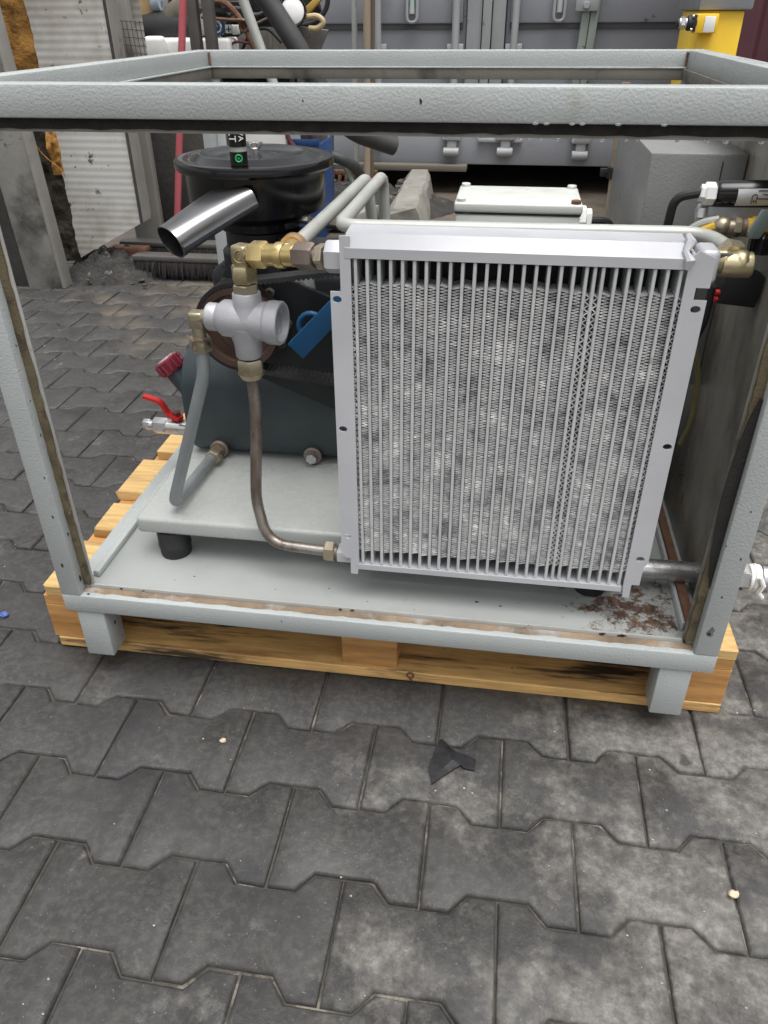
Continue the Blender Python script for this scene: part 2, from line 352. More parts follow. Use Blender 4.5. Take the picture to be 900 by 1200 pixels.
def rustfloor():
    """rust and oil blotches with their own shape on the floor plate, near its front right corner and along its front edge"""
    mt = m_floor; n = mt.node_tree; L = n.links.new; p = n.nodes['Principled BSDF']
    old = p.inputs['Base Color'].links[0].from_socket
    g = n.nodes.new('ShaderNodeNewGeometry'); d = n.nodes.new('ShaderNodeVectorMath'); d.operation = 'DISTANCE'; d.inputs[1].default_value = (.955, .085, .185)
    sc_ = n.nodes.new('ShaderNodeVectorMath'); sc_.operation = 'MULTIPLY'; sc_.inputs[1].default_value = (1, 1, 1); L(g.outputs['Position'], sc_.inputs[0]); L(sc_.outputs[0], d.inputs[0])
    x = n.nodes.new('ShaderNodeTexNoise'); x.inputs['Scale'].default_value = 42; x.inputs['Detail'].default_value = 8; x.inputs['Roughness'].default_value = .8; L(g.outputs['Position'], x.inputs['Vector'])
    a = n.nodes.new('ShaderNodeMapRange'); a.inputs['From Min'].default_value = .0; a.inputs['From Max'].default_value = .15; a.inputs['To Min'].default_value = .12; a.inputs['To Max'].default_value = -.13; L(d.outputs['Value'], a.inputs['Value'])
    s = n.nodes.new('ShaderNodeMath'); s.operation = 'ADD'; L(x.outputs['Fac'], s.inputs[0]); L(a.outputs[0], s.inputs[1])
    f = n.nodes.new('ShaderNodeMapRange'); f.inputs['From Min'].default_value = .50; f.inputs['From Max'].default_value = .58; L(s.outputs[0], f.inputs['Value'])
    rc = n.nodes.new('ShaderNodeTexNoise'); rc.inputs['Scale'].default_value = 60; rc.inputs['Detail'].default_value = 4; L(g.outputs['Position'], rc.inputs['Vector'])
    rr_ = n.nodes.new('ShaderNodeValToRGB'); rr_.color_ramp.elements[0].position = .4; rr_.color_ramp.elements[0].color = (.05, .035, .028, 1); rr_.color_ramp.elements[1].position = .62; rr_.color_ramp.elements[1].color = (.14, .078, .05, 1); L(rc.outputs['Fac'], rr_.inputs[0])
    mx = n.nodes.new('ShaderNodeMix'); mx.data_type = 'RGBA'; L(f.outputs[0], mx.inputs[0]); L(old, mx.inputs[6]); L(rr_.outputs[0], mx.inputs[7])
    L(mx.outputs[2], p.inputs['Base Color'])
rustfloor()

# ------------------------------------------------------------------ ground and paving
bm = B(); vs = [bm.verts.new(p) for p in ((-150, -150, -.03), (150, -150, -.03), (150, 150, -.03), (-150, 150, -.03))]; bm.faces.new(vs)
part('ground', bm, m_dirt, kind='structure', origin=(0, 0, -.03))
PX, PY, OX, OY = .21205, .13986, .65392, .01084
bm = B(); box(bm, (-4.2, -2.5, -.028), (4.2, 2.9, -.008))
pavement = part('pavement', bm, m_joint, kind='structure', origin=(0, 0, -.01))
bm = B(); N = 40
gv = {}
for i in range(N + 1):
    for j in range(21):
        x = -6 + 14 * i / N; y = 2.86 + 5 * j / 20
        gv[i, j] = bm.verts.new((x, y, random.uniform(-.006, .004)))
for i in range(N):
    for j in range(20): bm.faces.new((gv[i, j], gv[i + 1, j], gv[i + 1, j + 1], gv[i, j + 1]))
part('yard_ground', bm, m_dirt, kind='structure', sharp=180)

def paver_outline(g):
    L, am, pit = PX, .0135, PY
    a = (L - 2 * .024) / 4; hw, hn = pit / 2 + am, pit / 2 - am
    pr = [(-L / 2, hw), (-L / 2 + a, hw), (-L / 2 + a + .024, hn), (L / 2 - a - .024, hn), (L / 2 - a, hw), (L / 2, hw)]
    o = [(x, -y) for x, y in pr] + [(x, y) for x, y in pr[::-1]]
    n = len(o); out = []
    for i in range(n):                      # inset by g
        p, q, s = V(o[i - 1]).to_2d(), V(o[i]).to_2d(), V(o[(i + 1) % n]).to_2d()
        d1, d2 = (q - p).normalized(), (s - q).normalized()
        n1, n2 = V((-d1.y, d1.x)), V((-d2.y, d2.x)); b = (n1 + n2); b = b / max(.4, b.dot(n1))
        out.append((q.x + b.x * g, q.y + b.y * g))
    return out
def paver_mesh(k):
    rnd = random.Random(k); bm = B()
    rings = []
    for g, z in ((.0016, -.03), (.0016, -.0062), (.0034, -.0022), (.0068, 0.0)):
        rings.append([bm.verts.new((x + rnd.uniform(-.0008, .0008), y + rnd.uniform(-.0008, .0008), z + rnd.uniform(-.0004, .0004))) for x, y in paver_outline(g)])
    for p, q in zip(rings, rings[1:]):
        for i in range(len(p)): bm.faces.new((p[i], p[(i + 1) % len(p)], q[(i + 1) % len(p)], q[i]))
    t = rings[-1]
    bm.faces.new((t[0], t[1], t[10], t[11])); bm.faces.new((t[1], t[2], t[9], t[10])); bm.faces.new((t[2], t[3], t[8], t[9])); bm.faces.new((t[3], t[4], t[7], t[8])); bm.faces.new((t[4], t[5], t[6], t[7]))
    bmesh.ops.recalc_face_normals(bm, faces=bm.faces)
    me = bpy.data.meshes.new('paver'); bm.to_mesh(me); bm.free(); me.materials.append(m_paver)
    me.polygons.foreach_set('use_smooth', [True] * len(me.polygons)); me.set_sharp_from_angle(angle=R(50)); return me
PM = [paver_mesh(k) for k in range(6)]
def proj(p):
    d = p - CAM; f = d.dot(FW); return (450 + F_PX * d.dot(RT) / f, 600 - F_PX * d.dot(UP) / f) if f > .05 else None
cand = []; far = []
rj = random.Random(3)
for j in range(-21, 14):
    for i in range(-16, 18):
        x = OX + (i + .5 + (.5 if j % 2 else 0)) * PX; y = OY - j * PY
        if not (-4.0 < x < 4.0 and y < 2.84): continue
        q = proj(V((x, y, 0)))
        vis = q and -110 < q[0] < 1010 and q[1] < 1330
        under = 0.05 < x < 1.0 and .3 < y < .8
        (cand if vis and not under else far).append(((V((x, y, 0)) - CAM).length, x, y))
cand.sort(); far += cand[295:]; cand = cand[:295]
def pose(): return (rj.uniform(-.0022, .0016), rj.uniform(-.010, .010), rj.uniform(-.010, .010), rj.uniform(-.012, .012))
for d, x, y in cand:
    o = bpy.data.objects.new('paver', rj.choice(PM)); C.objects.link(o); o.parent = pavement
    dz, a, b, c = pose(); o.location = (x, y, .01 + dz); o.rotation_euler = (a, b, c + (math.pi if rj.random() < .5 else 0))
bm = B()
for d, x, y in far:
    me = rj.choice(PM); n0 = len(bm.verts); bm.from_mesh(me); bm.verts.ensure_lookup_table()
    dz, a, b, c = pose(); T = Matrix.Translation((x, y, dz)) @ Matrix.Rotation(c, 4, 'Z') @ Matrix.Rotation(a, 4, 'X') @ Matrix.Rotation(b, 4, 'Y')
    for v in bm.verts[n0:]: v.co = T @ v.co
part('distant_pavers', bm, m_paver, pavement, kind='stuff', sharp=50)

# ------------------------------------------------------------------ steel frame
W, D, Z0, ZT, T = 1.0715, .965, .145, .9427, .0355
fr = thing('steel_cage', (W / 2, D / 2, Z0), 'open grey hammered-paint steel cage on four stub legs standing over the wooden pallet', 'frame')
ZR = Z0 + T; ZB = ZT - T
def fbox(name, lo, hi, mat=m_paint, bev=.0028, parent=None):
    b = B(); box(b, lo, hi, bev); return part(name, b, mat, parent or fr)
for y in (0, D - T):
    fbox('top_beam', (0, y, ZB), (W, y + T, ZT)); fbox('bottom_rail', (0, y, Z0), (W, y + T, ZR))
    for x in (0, W - T): fbox('post', (x, y, ZR), (x + T, y + T, ZB))
for x in (0, W - T):
    fbox('top_beam', (x, T, ZB), (x + T, D - T, ZT)); fbox('bottom_rail', (x, T, Z0), (x + T, D - T, ZR))
for x in (.016, W - .079 ):
    for y in (.004, D - .056): fbox('leg', (x, y, .0425), (x + .0505, y + .0505, Z0 - .0005), bev=.003)
# rebate flanges of the front opening with their perished gaskets
fy0, fy1 = .0215, .0245
fbox('flange', (T, fy0, ZB - .0165), (W - T, fy1, ZB), m_flange, .0006)
fbox('flange', (T, fy0, ZR + .0002), (W - T, fy1, ZR + .0105), m_flange, .0006)
fbox('flange', (T, fy0, ZR + .011), (T + .0165, fy1, ZB - .017), m_flange, .0006)
fbox('flange', (W - T - .0165, fy0, ZR + .011), (W - T, fy1, ZB - .017), m_flbrown, .0006)
def gasket(x0, x1, z0_, z1_, mat, along, ya=.0175, yb=.0214):
    """strip with a ragged edge"""
    b = B(); n = 60; rr = random.Random(x0 * 100 + z0_)
    ring = []
    for k in range(n + 1):
        t = k / n; j = rr.uniform(-.0012, .0012); jy = rr.uniform(-.001, .0006)
        if along == 'x':
            x = x0 + (x1 - x0) * t; qs = [(x, ya + jy, z0_ + j), (x, ya + jy, z1_), (x, yb, z1_), (x, yb, z0_ + j)]
        else:
            z = z0_ + (z1_ - z0_) * t; qs = [(x0, ya + jy, z), (x1 + j, ya + jy, z), (x1 + j, yb, z), (x0, yb, z)]
        ring.append([b.verts.new(q) for q in qs])
    for p, q in zip(ring, ring[1:]):
        for k in range(4): b.faces.new((p[k], p[(k + 1) % 4], q[(k + 1) % 4], q[k]))
    b.faces.new(ring[0]); b.faces.new(ring[-1][::-1]); return part('gasket', b, mat, fr)
gasket(T + .0005, W - T - .0005, ZB - .0125, ZB - .0003, m_gblack, 'x', .0165)
gasket(T + .0005, T + .0125, ZR + .012, ZB - .0175, m_gasket, 'z', .0175)
gasket(W - T - .0005, W - T - .0125, ZR + .012, ZB - .0175, m_gasket, 'z', .0165)
b = B(); rr = random.Random(5); ring = []
for k in range(81):                           # rust-brown residue lying on the front rail
    x = T + .001 + (W - 2 * T - .002) * k / 80; y = .0105 + rr.uniform(-.0016, .0016)
    ring.append([b.verts.new(q) for q in ((x, y, ZR + .0003), (x, y + .002, ZR + .0022), (x, .0213, ZR + .0026 + rr.uniform(0, .001)), (x, .0213, ZR + .0003))])
for p, q in zip(ring, ring[1:]):
    for k in range(4): b.faces.new((p[k], p[(k + 1) % 4], q[(k + 1) % 4], q[k]))
part('gasket', b, m_grust, fr)
b = B()                                        # black torn remains of the gasket on the right post
for k in range(1):
    pts = [(W - T - .0006, .0165, z) for z in (.30, .34, .40, .46, .50, .53, .57, .60)] + [(W - T - d, .0165, z) for d, z in ((.004, .6), (.012, .56), (.016, .5), (.018, .45), (.015, .40), (.012, .36), (.007, .33))]
    prism(b, [(x, .0120, z) for x, y, z in pts], (0, .0028, 0))
part('gasket', b, m_gblack, fr)
# inner ledges under the other three top beams and beside the side rails
fbox('flange', (T + .0005, D - T - .007, ZB - .017), (W - T - .0005, D - T - .0005, ZB + .003), m_flbrown, .001)
fbox('flange', (T + .0005, T + .001, ZB - .017), (T + .007, D - T - .0075, ZB + .003), m_flbrown, .001)
fbox('flange', (W - T - .007, T + .001, ZB - .017), (W - T - .0005, D - T - .0075, ZB + .003), m_flbrown, .001)
fbox('flange', (T + .0005, D - T - .0095, ZB + .0032), (W - T - .0005, D - T - .0005, ZB + .0062), m_paint, .0008)
fbox('flange', (T + .0005, T + .001, ZB + .0032), (T + .0095, D - T - .01, ZB + .0062), m_paint, .0008)
fbox('flange', (T + .0005, .05, ZR + .0045), (T + .012, D - T - .01, ZR + .016), m_paint, .0015)
fbox('flange', (W - T - .014, .05, ZR + .0045), (W - T - .0085, D - T - .01, ZR + .02), m_paint, .0015)
fbox('flange', (W - T - .008, .05, ZR + .0045), (W - T + .006, D - T - .01, ZR + .026), m_rust, .0015)
fbox('flange', (T + .0005, D - T - .009, ZR + .0045), (W - T - .016, D - T - .0005, ZR + .016), m_paint, .0015)
fbox('flange', (T + .0005, D - T - .004, ZR + .03), (T + .020, D - T + .002, ZB - .018), m_paint, .001)
fbox('floor_plate', (T - .004, .0255, ZR + .0006), (W - T + .004, D - T + .004, ZR + .0036), m_floor, .0005)
FZ = ZR + .0036
fbox('side_panel', (W - .014, T + .0005, ZR + .0005), (W - .0115, D - T - .0005, ZB - .0005), m_panelin, .0003)
# weld beads in the inner corners
for x, sx in ((T, 1), (W - T, -1)):
    for y, sy in ((T, 1), (D - T, -1)):
        b = B(); rr = random.Random(x * 7 + y)
        tube(b, [(x + sx * .002, y + sy * .002, ZB + .004 + k * .0031) for k in range(10)], [.0024 + rr.uniform(-.0007, .0007) for _ in range(10)], 7)
        part('weld_bead', b, m_flange if y < .5 else m_rust, fr)
m_chip = M('bare_dark_steel', (.035, .03, .026), .6, .3, .4, 60)
def chip(pt_, nrm, up_, r, seed, mat=None):
    b = B(); rr = random.Random(seed); n_ = V(nrm); u_ = V(up_); v_ = n_.cross(u_); P_ = []
    for k in range(11):
        a = 2 * math.pi * k / 11; q = r * rr.uniform(.45, 1.25); P_.append(V(pt_) + n_ * .0001 + u_ * math.cos(a) * q * 1.25 + v_ * math.sin(a) * q * .75)
    prism(b, P_, n_ * .0003); part('paint_chip', b, mat or m_chip, fr)
for k, (px, py, r) in enumerate(((73, 663, .0035), (62, 606, .0026), (52, 560, .0016), (880, 600, .0016), (868, 655, .002), (846, 700, .0016), (493, 119, .0024), (355, 118, .0015), (600, 783, .0018), (330, 728, .0014), (520, 760, .0013), (868, 690, .003), (851, 640, .0013), (36, 470, .0016))):
    q = at(px, py, 0); chip((q.x, 0, q.z), (0, -1, 0), (0, 0, 1), r, k)
q = at(833, 741, 0); chip((q.x, 0, q.z), (0, -1, 0), (0, 0, 1), .0085, 77, M('dark_smear', (.16, .16, .15), .5, 0, .35, 60)); chip((q.x - .002, -.0003, q.z - .004), (0, -1, 0), (0, 0, 1), .004, 78)
for k, (px, py, r) in enumerate(((94, 692, .006), (103, 697, .003), (84, 696, .003), (797, 757, .008), (780, 752, .006), (640, 735, .002), (430, 713, .004), (470, 717, .003))):
    q = gz(px, py, ZR); chip((q.x, min(.033, max(.006, q.y)), ZR), (0, 0, 1), (1, 0, 0), r, 100 + k)
for k, (x, z, r) in enumerate(((T, .30, .004), (T, .48, .002), (T, .21, .005), (T, .62, .0016))): chip((x, .012, z), (1, 0, 0), (0, 0, 1), r, 200 + k)
for k, (x, y) in enumerate(((.0665, .03), (.0665, .04))): chip((x, y, .10 + .012 * k), (1, 0, 0), (0, 0, 1), .004, 220 + k)
for k, (x, y, r) in enumerate(((.21, .075, .0016), (.36, .06, .0012), (.45, .075, .0015), (.52, .05, .0014), (.70, .075, .003), (.74, .07, .002), (.18, .06, .001), (.60, .04, .001))): chip((x, y, FZ), (0, 0, 1), (1, 0, 0), r, 240 + k)
for k, (x, r) in enumerate(((.10, .004), (.14, .003), (.48, .005), (.50, .004), (.90, .006), (.93, .008))): chip((x, fy0, ZR + .006), (0, -1, 0), (1, 0, 0), r * .7, 260 + k)
# rain drops hanging from the lower edge of the front flange
m_drop = M('rain_water', (.92, .93, .95), .05, 0, 0, 5, rvar=.02); m_drop.node_tree.nodes['Principled BSDF'].inputs['Transmission Weight'].default_value = .75; m_drop.node_tree.nodes['Principled BSDF'].inputs['IOR'].default_value = 1.33
rr = random.Random(2)
for px, s in ((607, 1), (621, .9), (634, .9), (653, 1.1), (672, 1), (705, 1.35), (734, .8), (747, .7), (794, .9), (829, 1.1), (851, 1.4), (893, 1.2), (560, .7), (520, .6), (57, .5), (35, .5), (74, .5)):
    b = B(); p = at(px, 163, .0225); sphere(b, (p.x, .0225, ZB - .0172), .0022 * s, (1.15, .8, .9)); part('water_drop', b, m_drop, fr)
for px in (627, 670, 682, 724, 778, 640):
    b = B(); p = at(px, 149, .001); sphere(b, (p.x, .0012, ZB + .0005), .0022, (1.6, .6, .8)); part('water_drop', b, m_drop, fr)
# conduit strapped at the rear, beside the cabinet
p0, p1 = at(726, 150, .9), at(713, 275, .9)
cd = thing('conduit', (p1.x, .9, FZ), 'tan rusty upright pipe with a black strap left of the grey cabinet', 'pipe')
b = B(); tube(b, [(p1.x - .0, .9, FZ), (p0.x, .9, ZB - .02)], .0085, 12); part('pipe', b, M('tan_rusty_pipe', (.38, .30, .19), .6, .2, .2, 6, spots=[((.2, .11, .06), 5, .5, .1)]), cd)
p = at(718, 202, .9); b = B(); cyl(b, (p.x, .9, p.z - .012), (p.x, .9, p.z + .012), .0125); box(b, (p.x - .026, .893, p.z - .008), (p.x - .008, .905, p.z + .008), .001); part('strap', b, m_rubber, cd)

# ------------------------------------------------------------------ pallet
XP0, XP1, YP0 = -.0765, 1.1235, .0599; YP1 = YP0 + .8
pal = thing('wooden_pallet', ((XP0 + XP1) / 2, (YP0 + YP1) / 2, 0), 'four-way wooden pallet of fresh orange pine with oil stains carrying the grey cage', 'pallet')
def plank(name, lo, hi, mat, jag=.006, parent=None):
    b = B(); rr = random.Random(lo[0] * 31 + lo[1] * 17 + lo[2] * 5)
    box(b, lo, hi, .0018, 1)
    mid = (lo[0] + hi[0]) / 2
    for v in b.verts:                     # saw-rough, uneven ends
        if name == 'deck_board':
            if v.co.x < mid: v.co.x += rr.uniform(-jag, jag) * .6
            v.co.z += rr.uniform(-.0008, .0008)
    return part(name, b, mat, parent or pal)
ys = [(0, .145), (.186, .286), (.3275, .4725), (.514, .614), (.655, .8)]
offs = [0, .004, -.012, .006, -.008]; offr = [0, -.006, .004, 0, -.01]
for (a, c), o1, o2 in zip(ys, offs, offr):
    plank('deck_board', (XP0 + o1, YP0 + a, .1222), (XP1 + o2, YP0 + c, .144), m_pine)
XC = .4685
xs = [(XP0 - .007, XP0 + .092), (XC, XC + .1), (XP1 - .1, XP1)]
for x0, x1 in xs:
    plank('cross_board', (x0 + .001, YP0 + .001, .1002), (x1 - .001, YP1 - .001, .122), m_pineo)
    for k, (y0, y1) in enumerate(((0, .1), (.3275, .4725), (.7, .8))):
        plank('block', (x0, YP0 + y0 + .0015 + (.006 if .3 < x0 < .8 and k == 0 else 0), .0222), (x1, YP0 + y1, .1), m_pineo)
for (y0, y1) in ((0, .1), (.3275, .4725), (.7, .8)):
    plank('bottom_board', (XP0 + .0005, YP0 + y0, .0005), (XP1 - .0005, YP0 + y1, .022), m_pinest if y0 == 0 else m_pine)
p = at(481, 779, YP0); b = B(); tube(b, [(p.x + .006 * math.cos(t * .6), YP0 - .0015, .017 + .006 * math.sin(t * .6)) for t in range(11)], .0016, 7); tube(b, [(p.x - .002, YP0 - .0015, .011), (p.x + .006, YP0 - .001, .002)], .0014, 7); part('nail', b, m_rust, pal)

# ------------------------------------------------------------------ mounting tray on rubber feet
TZ0, TZ1, TX0, TX1, TY0, TY1 = .2405, .272, .100, .93, .113, .89
tr = thing('mounting_tray', ((TX0 + TX1) / 2, (TY0 + TY1) / 2, FZ), 'grey sheet-steel mounting tray on black rubber feet above the cage floor', 'tray')
b = B(); box(b, (TX0, TY0, TZ0), (TX1, TY1, TZ1), .007, 3); part('tray_plate', b, m_tray, tr)
for x, y in ((.152, .142), (.888, .142), (.152, .82), (.888, .82)):
    b = B(); lathe(b, [(0, 0), (.0265, 0), (.0275, .003), (.028, .018), (.0292, .02), (.0292, .024), (.028, .026), (.029, .0545), (0, .0545)], (x, y, FZ + .0002), (0, 0, 1), 32); part('rubber_foot', b, m_rubber, tr)

# ------------------------------------------------------------------ oil cooler
CY = .05
oc = thing('oil_cooler', (.715, .09, .245), 'silver finned oil cooler filling the front right of the cage', 'oil cooler')
CX0, CX1, CZ0, CZ1 = .5025, .9285, .262, .745
def cpoly(name, pts, y0, y1, mat=m_alu, bev=.0012, parent=None):
    b = B(); prism(b, [(x, y0, z) for x, z in pts], (0, y1 - y0, 0), bev); return part(name, b, mat, parent or oc)
# upper tank: vertical lip, sloping shoulder, flat crown
b = B(); prf = [(CY - .001, CZ1 + .001), (CY - .001, CZ1 + .0135), (CY + .014, CZ1 + .029), (CY + .050, CZ1 + .0315), (CY + .064, CZ1 + .02), (CY + .064, CZ1 + .001)]
prism(b, [(CX0 - .002, y, z) for y, z in prf], (CX1 - CX0 - .008, 0, 0), .0012); part('upper_tank', b, m_alu, oc)
b = B(); prf = [(CY - .001, CZ0 - .001), (CY - .001, CZ0 - .0105), (CY + .06, CZ0 - .0105), (CY + .06, CZ0 - .001)]
prism(b, [(CX0 + .004, y, z) for y, z in prf], (CX1 - CX0 - .012, 0, 0), .0008); part('lower_bar', b, m_alu, oc)
b = B(); box(b, (CX0, CY + .046, CZ0), (CX1 - .006, CY + .05, CZ1), 0); part('core_shade_back', b, m_dark, oc)  # dark sheet added for the shade seen through the core gaps
# flanges with bolt holes (holes cut as inset dark-backed openings)
def flange_plate(name, outline, holes):
    import mathutils.geometry as mg
    b = B(); th = .0035
    loops = [[V((x, z, 0)) for x, z in outline]]
    for hx, hz in holes: loops.append([V((hx + .0062 * math.cos(-a * math.pi / 7), hz + .0048 * math.sin(-a * math.pi / 7), 0)) for a in range(14)])
    tris = mg.tessellate_polygon(loops); flat = [p for l in loops for p in l]
    f = [b.verts.new((p.x, CY, p.y)) for p in flat]; k = [b.verts.new((p.x, CY + th, p.y)) for p in flat]
    for t in tris:
        try: b.faces.new([f[i] for i in t]); b.faces.new([k[i] for i in t][::-1])
        except ValueError: pass
    i0 = 0
    for l in loops:
        n = len(l)
        for i in range(n): b.faces.new((f[i0 + i], f[i0 + (i + 1) % n], k[i0 + (i + 1) % n], k[i0 + i]))
        i0 += n
    return part(name, b, m_alu, oc)
def hz_(px, py): q = at(px, py, CY); return (q.x, q.z)
xl = .4805
flange_plate('side_flange', [(xl, .2785), (xl + .006, .272), (CX0 - .008, .272), (CX0 - .008, .2405), (CX0 + .003, .2405), (CX0 + .006, .262), (CX0 + .006, CZ1 + .028), (CX0 - .008, CZ1 + .028), (CX0 - .008, .702), (xl, .702)], [hz_(395, 351), hz_(402, 503), hz_(407.5, 628)])
xr = .9520
flange_plate('side_flange', [(CX1 - .006, .262), (CX1 - .004, .2405), (CX1 + .006, .2405), (CX1 + .006, .266), (xr - .006, .266), (xr - .005, .30), (xr, .31), (xr, .709), (xr - .016, .709), (xr - .016, .7245), (xr, .7245), (xr, .760), (CX1 + .004, .768), (CX1 - .006, .760)], [hz_(815, 363), hz_(782, 524), hz_(750.5, 655.5)])
b = B(); box(b, (CX0 - .005, CY + .0037, CZ0), (CX0 - .001, CY + .058, CZ1 + .02), .0006); part('side_plate', b, m_alu, oc)
b = B(); box(b, (CX1 - .004, CY + .0037, CZ0), (CX1 + .0, CY + .058, CZ1 + .02), .0006); part('side_plate', b, m_alu, oc)
# end weld of the upper tank
b = B(); rr = random.Random(4)
tube(b, [(CX1 - .008, CY - .002, CZ1 + .002), (CX1 - .006, CY - .003, CZ1 + .012), (CX1 - .012, CY + .004, CZ1 + .021), (CX1 - .006, CY + .012, CZ1 + .03), (CX1 - .01, CY + .02, CZ1 + .037)], [.004, .0065, .004, .007, .0035], 8); part('weld_bead', b, m_alu, oc)
# cast port bosses at both ends of the upper tank
b = B(); hexn(b, (CX0 - .032, CY + .03, .739), (CX0 - .0055, CY + .03, .739), .0215, 0.52); part('port', b, m_alu, oc)
b = B(); box(b, (CX1 + .0065, CY + .004, .728), (CX1 + .030, CY + .05, .768), .006, 3); part('port', b, m_alu, oc)
b = B(); box(b, (CX0 - .034, CY + .012, .252), (CX0 - .0095, CY + .04, .272), .002); part('port', b, m_alu, oc)
# tubes and folded fins
u0 = hz_(416, 315)[0]; u1 = hz_(799, 320)[0]; pt = (u1 - u0) / 26.3
pos = [u0 + k * pt for k in range(20)]; pos += [pos[-1] + .65 * pt, pos[-1] + 1.3 * pt]; pos += [pos[-1] + (k + 1) * pt for k in range(6)]
bw = .0043; meb = None
for x in pos:
    if meb is None:
        b = B(); box(b, (-bw / 2, CY + .0012, CZ0), (bw / 2, CY + .044, CZ1), .0009, 1); o = part('core_tube', b, m_bar, oc, origin=None); meb = o.data
        o.location = (x, 0, 0)
    else:
        o = bpy.data.objects.new('core_tube', meb); C.objects.link(o); o.parent = oc; o.location = (x, 0, 0)
FZ0, FZ1 = CZ0 + .026, CZ1 - .031
def fin_mesh(wd, half, seed, thick):
    rr = random.Random(seed); b = B(); z = FZ0 - rr.uniform(0, .004); k = 0; prev = None; s = 0; bend = 0
    while z < FZ1 + rr.uniform(-.002, .002):
        bend = bend * .9 + rr.uniform(-.0004, .0004)
        x = (wd / 2 if k % 2 else -wd / 2); y = CY + .0040 + abs(bend) * .8 + rr.uniform(-.0006, .0006)
        zz = z + (bend if half < .003 else 0)
        cur = [b.verts.new((x, y, zz)), b.verts.new((x, CY + .04, zz))]
        if thick: cur += [b.verts.new((x, CY + .04, zz + thick)), b.verts.new((x, y, zz + thick))]
        if prev:
            if thick:
                for i in range(4): b.faces.new((prev[i], prev[(i + 1) % 4], cur[(i + 1) % 4], cur[i]))
            else: b.faces.new((prev[0], prev[1], cur[1], cur[0]))
        prev = cur; k += 1; z += half * rr.uniform(.9, 1.1)
    bmesh.ops.recalc_face_normals(b, faces=b.faces)
    for v in b.verts: v.co = v.co - ORG[oc]
    me = bpy.data.meshes.new('fin_strip'); b.to_mesh(me); b.free(); me.materials.append(m_fin); return me
narrow = fin_mesh(pt * .65 - bw * .9, .0046, 99, .0013); FM = [fin_mesh(pt - bw - .0012, .00195, k, .0009) for k in range(8)]
spans = [(a + c) / 2 for a, c in zip(pos, pos[1:])]
for i, x in enumerate(spans):
    o = bpy.data.objects.new('fin_strip', narrow if i in (19, 20) else FM[(i * 5) % 8]); C.objects.link(o); o.parent = oc; o.location = (x, 0, 0)
for x in (u0 - pt * .36, u1 + pt * .36):
    o = bpy.data.objects.new('fin_strip', narrow); C.objects.link(o); o.parent = oc; o.location = (x, 0, 0)

# ------------------------------------------------------------------ oil tank with its plugs and filler
TKY = .345
x0 = at(227, 520, TKY + .02).x; tkz0, tkz1, tkd = TZ1 + .006, .478, .25
ot = thing('oil_tank', (.46, TKY + tkd / 2, TZ1), 'dark slate-green oil tank lying on the tray behind the pipes', 'tank')
b = B(); rr_ = .06; pr = []
for cx, cz, a0 in ((tkd - rr_, tkz1 - tkz0 - rr_, 0), (rr_, tkz1 - tkz0 - rr_, 90), (rr_, rr_ * .5, 180), (tkd - rr_, rr_ * .5, 270)):
    for k in range(7):
        a = R(a0 + 15 * k); r2 = rr_ if a0 < 180 else rr_ * .5
        pr.append((TKY + cx + r2 * math.cos(a) + (0 if a0 < 180 else (-rr_ * .5 if a0 == 180 else rr_ * .5)), tkz0 + cz + r2 * math.sin(a)))
prism(b, [(x0, y, z) for y, z in pr], (.66, 0, 0), .012); part('shell', b, m_tank, ot)
b = B(); box(b, (x0 + .03, TKY + .04, TZ1 + .0005), (x0 + .08, TKY + .21, tkz0 + .01), .003); box(b, (.7, TKY + .04, TZ1 + .0005), (.75, TKY + .21, tkz0 + .01), .003); part('foot_bracket', b, m_cast, ot)
for px, py in ((258, 525), (367, 533)):
    p = at(px, py, TKY); b = B(); lathe(b, [(0, 0), (.0165, 0), (.018, .003), (.018, .008), (.0155, .010), (0, .010)], (p.x, TKY + .002, p.z), (0, -1, 0), 24); q = part('plug_boss', b, m_brownnut, ot)
    b = B(); hexn(b, (p.x, TKY - .008, p.z), (p.x, TKY - .020, p.z), .0115); part('plug', b, m_bronze if px < 300 else m_steel, q)
nk0, nk1 = at(236, 470, .42), at(200, 428, .42)
dv = (nk1 - nk0).normalized()
b = B(); lathe(b, [(0, -.02), (.026, -.02), (.026, .02), (.021, .035), (.021, (nk1 - nk0).length - .006), (0, (nk1 - nk0).length - .006)], nk0, dv, 24); nk = part('filler_neck', b, m_tank, ot)
b = B(); L_ = (nk1 - nk0).length
lathe(b, [(0, L_ - .012), (.0255, L_ - .012), (.027, L_ - .009), (.027, L_ + .013), (.024, L_ + .016), (0, L_ + .0165)], nk0, dv, 28)
for k in range(14):
    a, u, v = frame_of(dv); q = nk0 + dv * (L_ + .002) + (u * math.cos(k * .4488) + v * math.sin(k * .4488)) * .027; cyl(b, q - dv * .010, q + dv * .010, .0022, 6)
part('filler_cap', b, m_cap, nk)
b = B(); lathe(b, [(0, L_ + .0185), (.012, L_ + .0182), (.019, L_ + .0172), (.0195, L_ + .0150), (0, L_ + .0150)], nk0, dv, 24); part('cap_glare_disc', b, M('cap_glare_white', (.55, .42, .44), .18, .3, .35, 40, spots=[((.85, .84, .84), 30, .5, .1)]), nk)  # pale disc added to paint the glare on top of the cap
b = B(); p = at(311, 440, TKY - .004); box(b, (p.x - .017, TKY - .004, p.z - .004), (p.x + .019, TKY + .006, p.z + .004), .001); part('dipstick_tag', b, m_ytape, ot)

